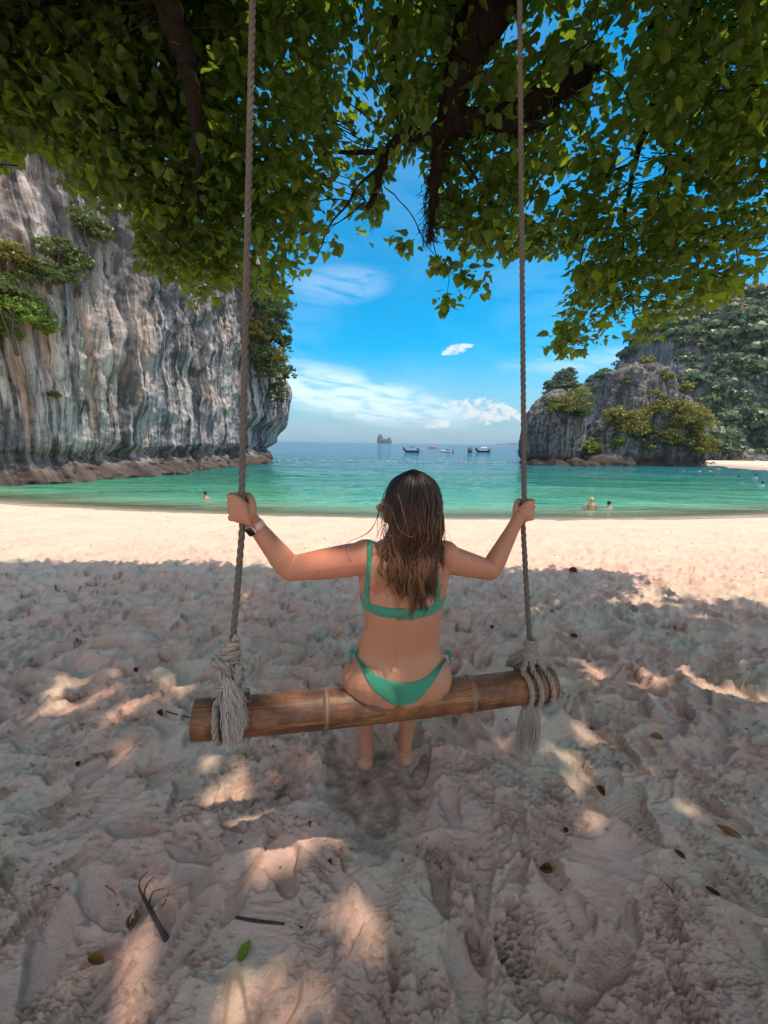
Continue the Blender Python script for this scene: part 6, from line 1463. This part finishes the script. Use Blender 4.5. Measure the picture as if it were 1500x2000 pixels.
fb = MB(); ellip(fb, (0, 0, 0.06), (0.17, 0.12, 0.09), None, 10, 7); addtube(fb, [(-0.3, 0, 0.05), (0.3, 0, 0.05)], 0.04, 5); fm = fb.mesh('float_buoy', M_float); first = True
fp = [(545 + 17.5 * i - (0.16 * i * i if i > 12 else 0), 901 + 0.09 * i + 0.5 * math.sin(i * 1.3)) for i in range(40)]
for i, (a, b) in enumerate(fp):
    if a > 1030: break
    q = onz(a, b, SEA); o = link('float_buoy', fm, None, (q[0], q[1], SEA), 'white float on the rope line across the bay', 'buoy', 'floats of the swimming line'); o.rotation_euler = (0, 0, i * 0.7)

M_skin2 = simple('bather_skin', (0.55, 0.28, 0.18), 0.5, 0.15, 5); M_hairs = simple('bather_hair', (0.02, 0.014, 0.01), 0.5, 0.3, 20); M_yhat = simple('yellow_cap', (0.65, 0.50, 0.08), 0.7, 0.1, 10); M_pink = simple('pink_swimwear', (0.6, 0.15, 0.12), 0.7, 0.1, 10)
def bather(px, py, label, up=0.34, arms='side', hatm=None, shirt=None, sc=1.0, group='bathers in the sea', face=0.0, swim=False):
    q = onz(px, py, SEA); e = empty('person', (q[0], q[1], SEA), label, 'person', group); e.rotation_euler = (0, 0, face)
    mb = MB(); hz = up + 0.12
    addloft(mb, [((0, 0, -0.45), (0.15, 0, 0), (0, 0.09, 0)), ((0, 0, -0.15), (0.13, 0, 0), (0, 0.09, 0)), ((0, 0, up - 0.20), (0.17, 0, 0), (0, 0.11, 0)), ((0, 0, up - 0.07), (0.16, 0, 0), (0, 0.09, 0)), ((0, 0, up - 0.02), (0.06, 0, 0), (0, 0.05, 0)), ((0, 0, up + 0.06), (0.05, 0, 0), (0, 0.05, 0))], 16, 18)
    ellip(mb, (0, 0.0, hz + 0.02), (0.075, 0.092, 0.11), None, 14, 10)
    for s in (-1, 1):
        if arms == 'hips': pts = [(s * 0.17, 0, up - 0.08), (s * 0.33, 0.02, up - 0.24), (s * 0.20, 0.05, up - 0.38)]
        elif arms == 'head': pts = [(s * 0.16, 0, up - 0.08), (s * 0.36, 0.05, up - 0.05), (s * 0.12, 0.05, up + 0.12)]
        else: pts = [(s * 0.16, 0, up - 0.08), (s * 0.30, 0.10, up - 0.25), (s * 0.45, 0.30, -0.06)]
        addtube(mb, catmull(pts, 10), np.linspace(0.05, 0.035, 10), 8)
    link('body', remesh('body', mb, 0.02, 2, shirt or M_skin2), e)
    mb = MB(); ellip(mb, (0, -0.015, hz + 0.05), (0.086, 0.10, 0.10), None, 14, 10); link('cap' if hatm else 'hair', mb.mesh('hair', hatm or M_hairs), e)
    return e
M_wshirt = simple('white_swim_shirt', (0.45, 0.45, 0.44), 0.7, 0.1, 8)
bather(1153, 996, 'bather in a yellow cap standing with hands at the hips', 0.36, 'hips', M_yhat)
bather(1188, 993, 'dark haired bather swimming beside the yellow capped one', 0.12, 'side')
bather(402, 974, 'dark haired bather in the green water at the left', 0.14, 'side')
bather(474, 940, 'bather floating beside the left rope far out', 0.04, 'side')
bather(1366, 921, 'white shirted bather left of the group by the spit', 0.15, 'side', None, M_wshirt); bather(1387, 921, 'dark haired white shirted bather in the middle of the spit group', 0.15, 'side', None, M_wshirt)
bather(1403, 919, 'bather standing highest in the water by the spit', 0.32, 'hips'); bather(1442, 933, 'lone dark head in the water below the spit', 0.0, 'side')
bather(1475, 935, 'white shirted bather near the right edge', 0.2, 'side', None, M_wshirt); bather(1488, 950, 'bather nearest the right edge of the photo', 0.16, 'side', None, M_wshirt)
# a person walking on the far beach
q = onz(1450, 899.5, SEA + 0.1); e = empty('person', tuple(q), 'person in pink standing on the shore of the far beach', 'person'); mb = MB()
addloft(mb, [((0, 0, 0.80), (0.17, 0, 0), (0, 0.12, 0)), ((0, 0, 1.05), (0.14, 0, 0), (0, 0.10, 0)), ((0, 0, 1.35), (0.19, 0, 0), (0, 0.11, 0)), ((0, 0, 1.45), (0.06, 0, 0), (0, 0.06, 0)), ((0, 0, 1.52), (0.05, 0, 0), (0, 0.05, 0))], 14, 14); ellip(mb, (0, 0, 1.62), (0.09, 0.10, 0.12))
for s in (-1, 1):
    addtube(mb, catmull([(s * 0.09, 0, 0.88), (s * 0.11, 0.04 * s, 0.46), (s * 0.12, 0, 0.04)], 10), np.linspace(0.095, 0.05, 10), 8); addtube(mb, catmull([(s * 0.18, 0, 1.38), (s * 0.26, 0.03, 1.10), (s * 0.22, 0.12, 0.88)], 10), np.linspace(0.055, 0.035, 10), 8)
    addtube(mb, [(s * 0.12, 0.04, 0.03), (s * 0.13, -0.14, 0.02)], 0.04, 6)
link('body', remesh('body', mb, 0.025, 2, M_pink), e); mb = MB(); ellip(mb, (0, 0.02, 1.66), (0.10, 0.11, 0.11)); link('hair', mb.mesh('hair', M_hairs), e)
# driftwood and rocks where the spit meets the islet
rs = np.random.RandomState(9)
for i in range(7):
    q = onz(1300 + i * 15 + rs.normal(0, 4), 905.5 + rs.uniform(-1.2, 1.5), SEA + 0.25); mb = MB(); L = rs.uniform(1.0, 2.2)
    addtube(mb, catmull([(-L / 2, 0, 0.05), (0, 0.1, 0.22), (L / 2, -0.1, 0.08)], 12), [0.10, 0.13, 0.12, 0.12, 0.12, 0.11, 0.11, 0.10, 0.09, 0.07, 0.06, 0.04], 8); addtube(mb, [(0.1, 0, 0.2), (0.45, 0.1, 0.55)], [0.07, 0.03], 6)
    o = link('driftwood', mb.mesh('driftwood', M_hull), None, tuple(q), 'grey brown driftwood on the spit beside the islet', 'driftwood', 'driftwood on the spit'); o.rotation_euler = (0, 0, rs.uniform(-0.6, 0.6))

# ---------------------------------------------------------------- the air between here and the hills
hz = MB(); box(hz, (0, 1150, 46.0), (1400, 1250, 54.0))          # from below the sea bed's shallows to just above the hill
M_haze = bpy.data.materials.new('haze'); M_haze.use_nodes = True; nt_ = M_haze.node_tree; nt_.nodes.clear()
pv = N(nt_, 'ShaderNodeVolumePrincipled'); pv.inputs['Color'].default_value = (0.72, 0.87, 0.98, 1); pv.inputs['Density'].default_value = 0.00016; pv.inputs['Anisotropy'].default_value = 0.2
nt_.links.new(pv.outputs[0], N(nt_, 'ShaderNodeOutputMaterial').inputs[1])
link('haze', hz.mesh('haze', M_haze, False), kind='stuff')
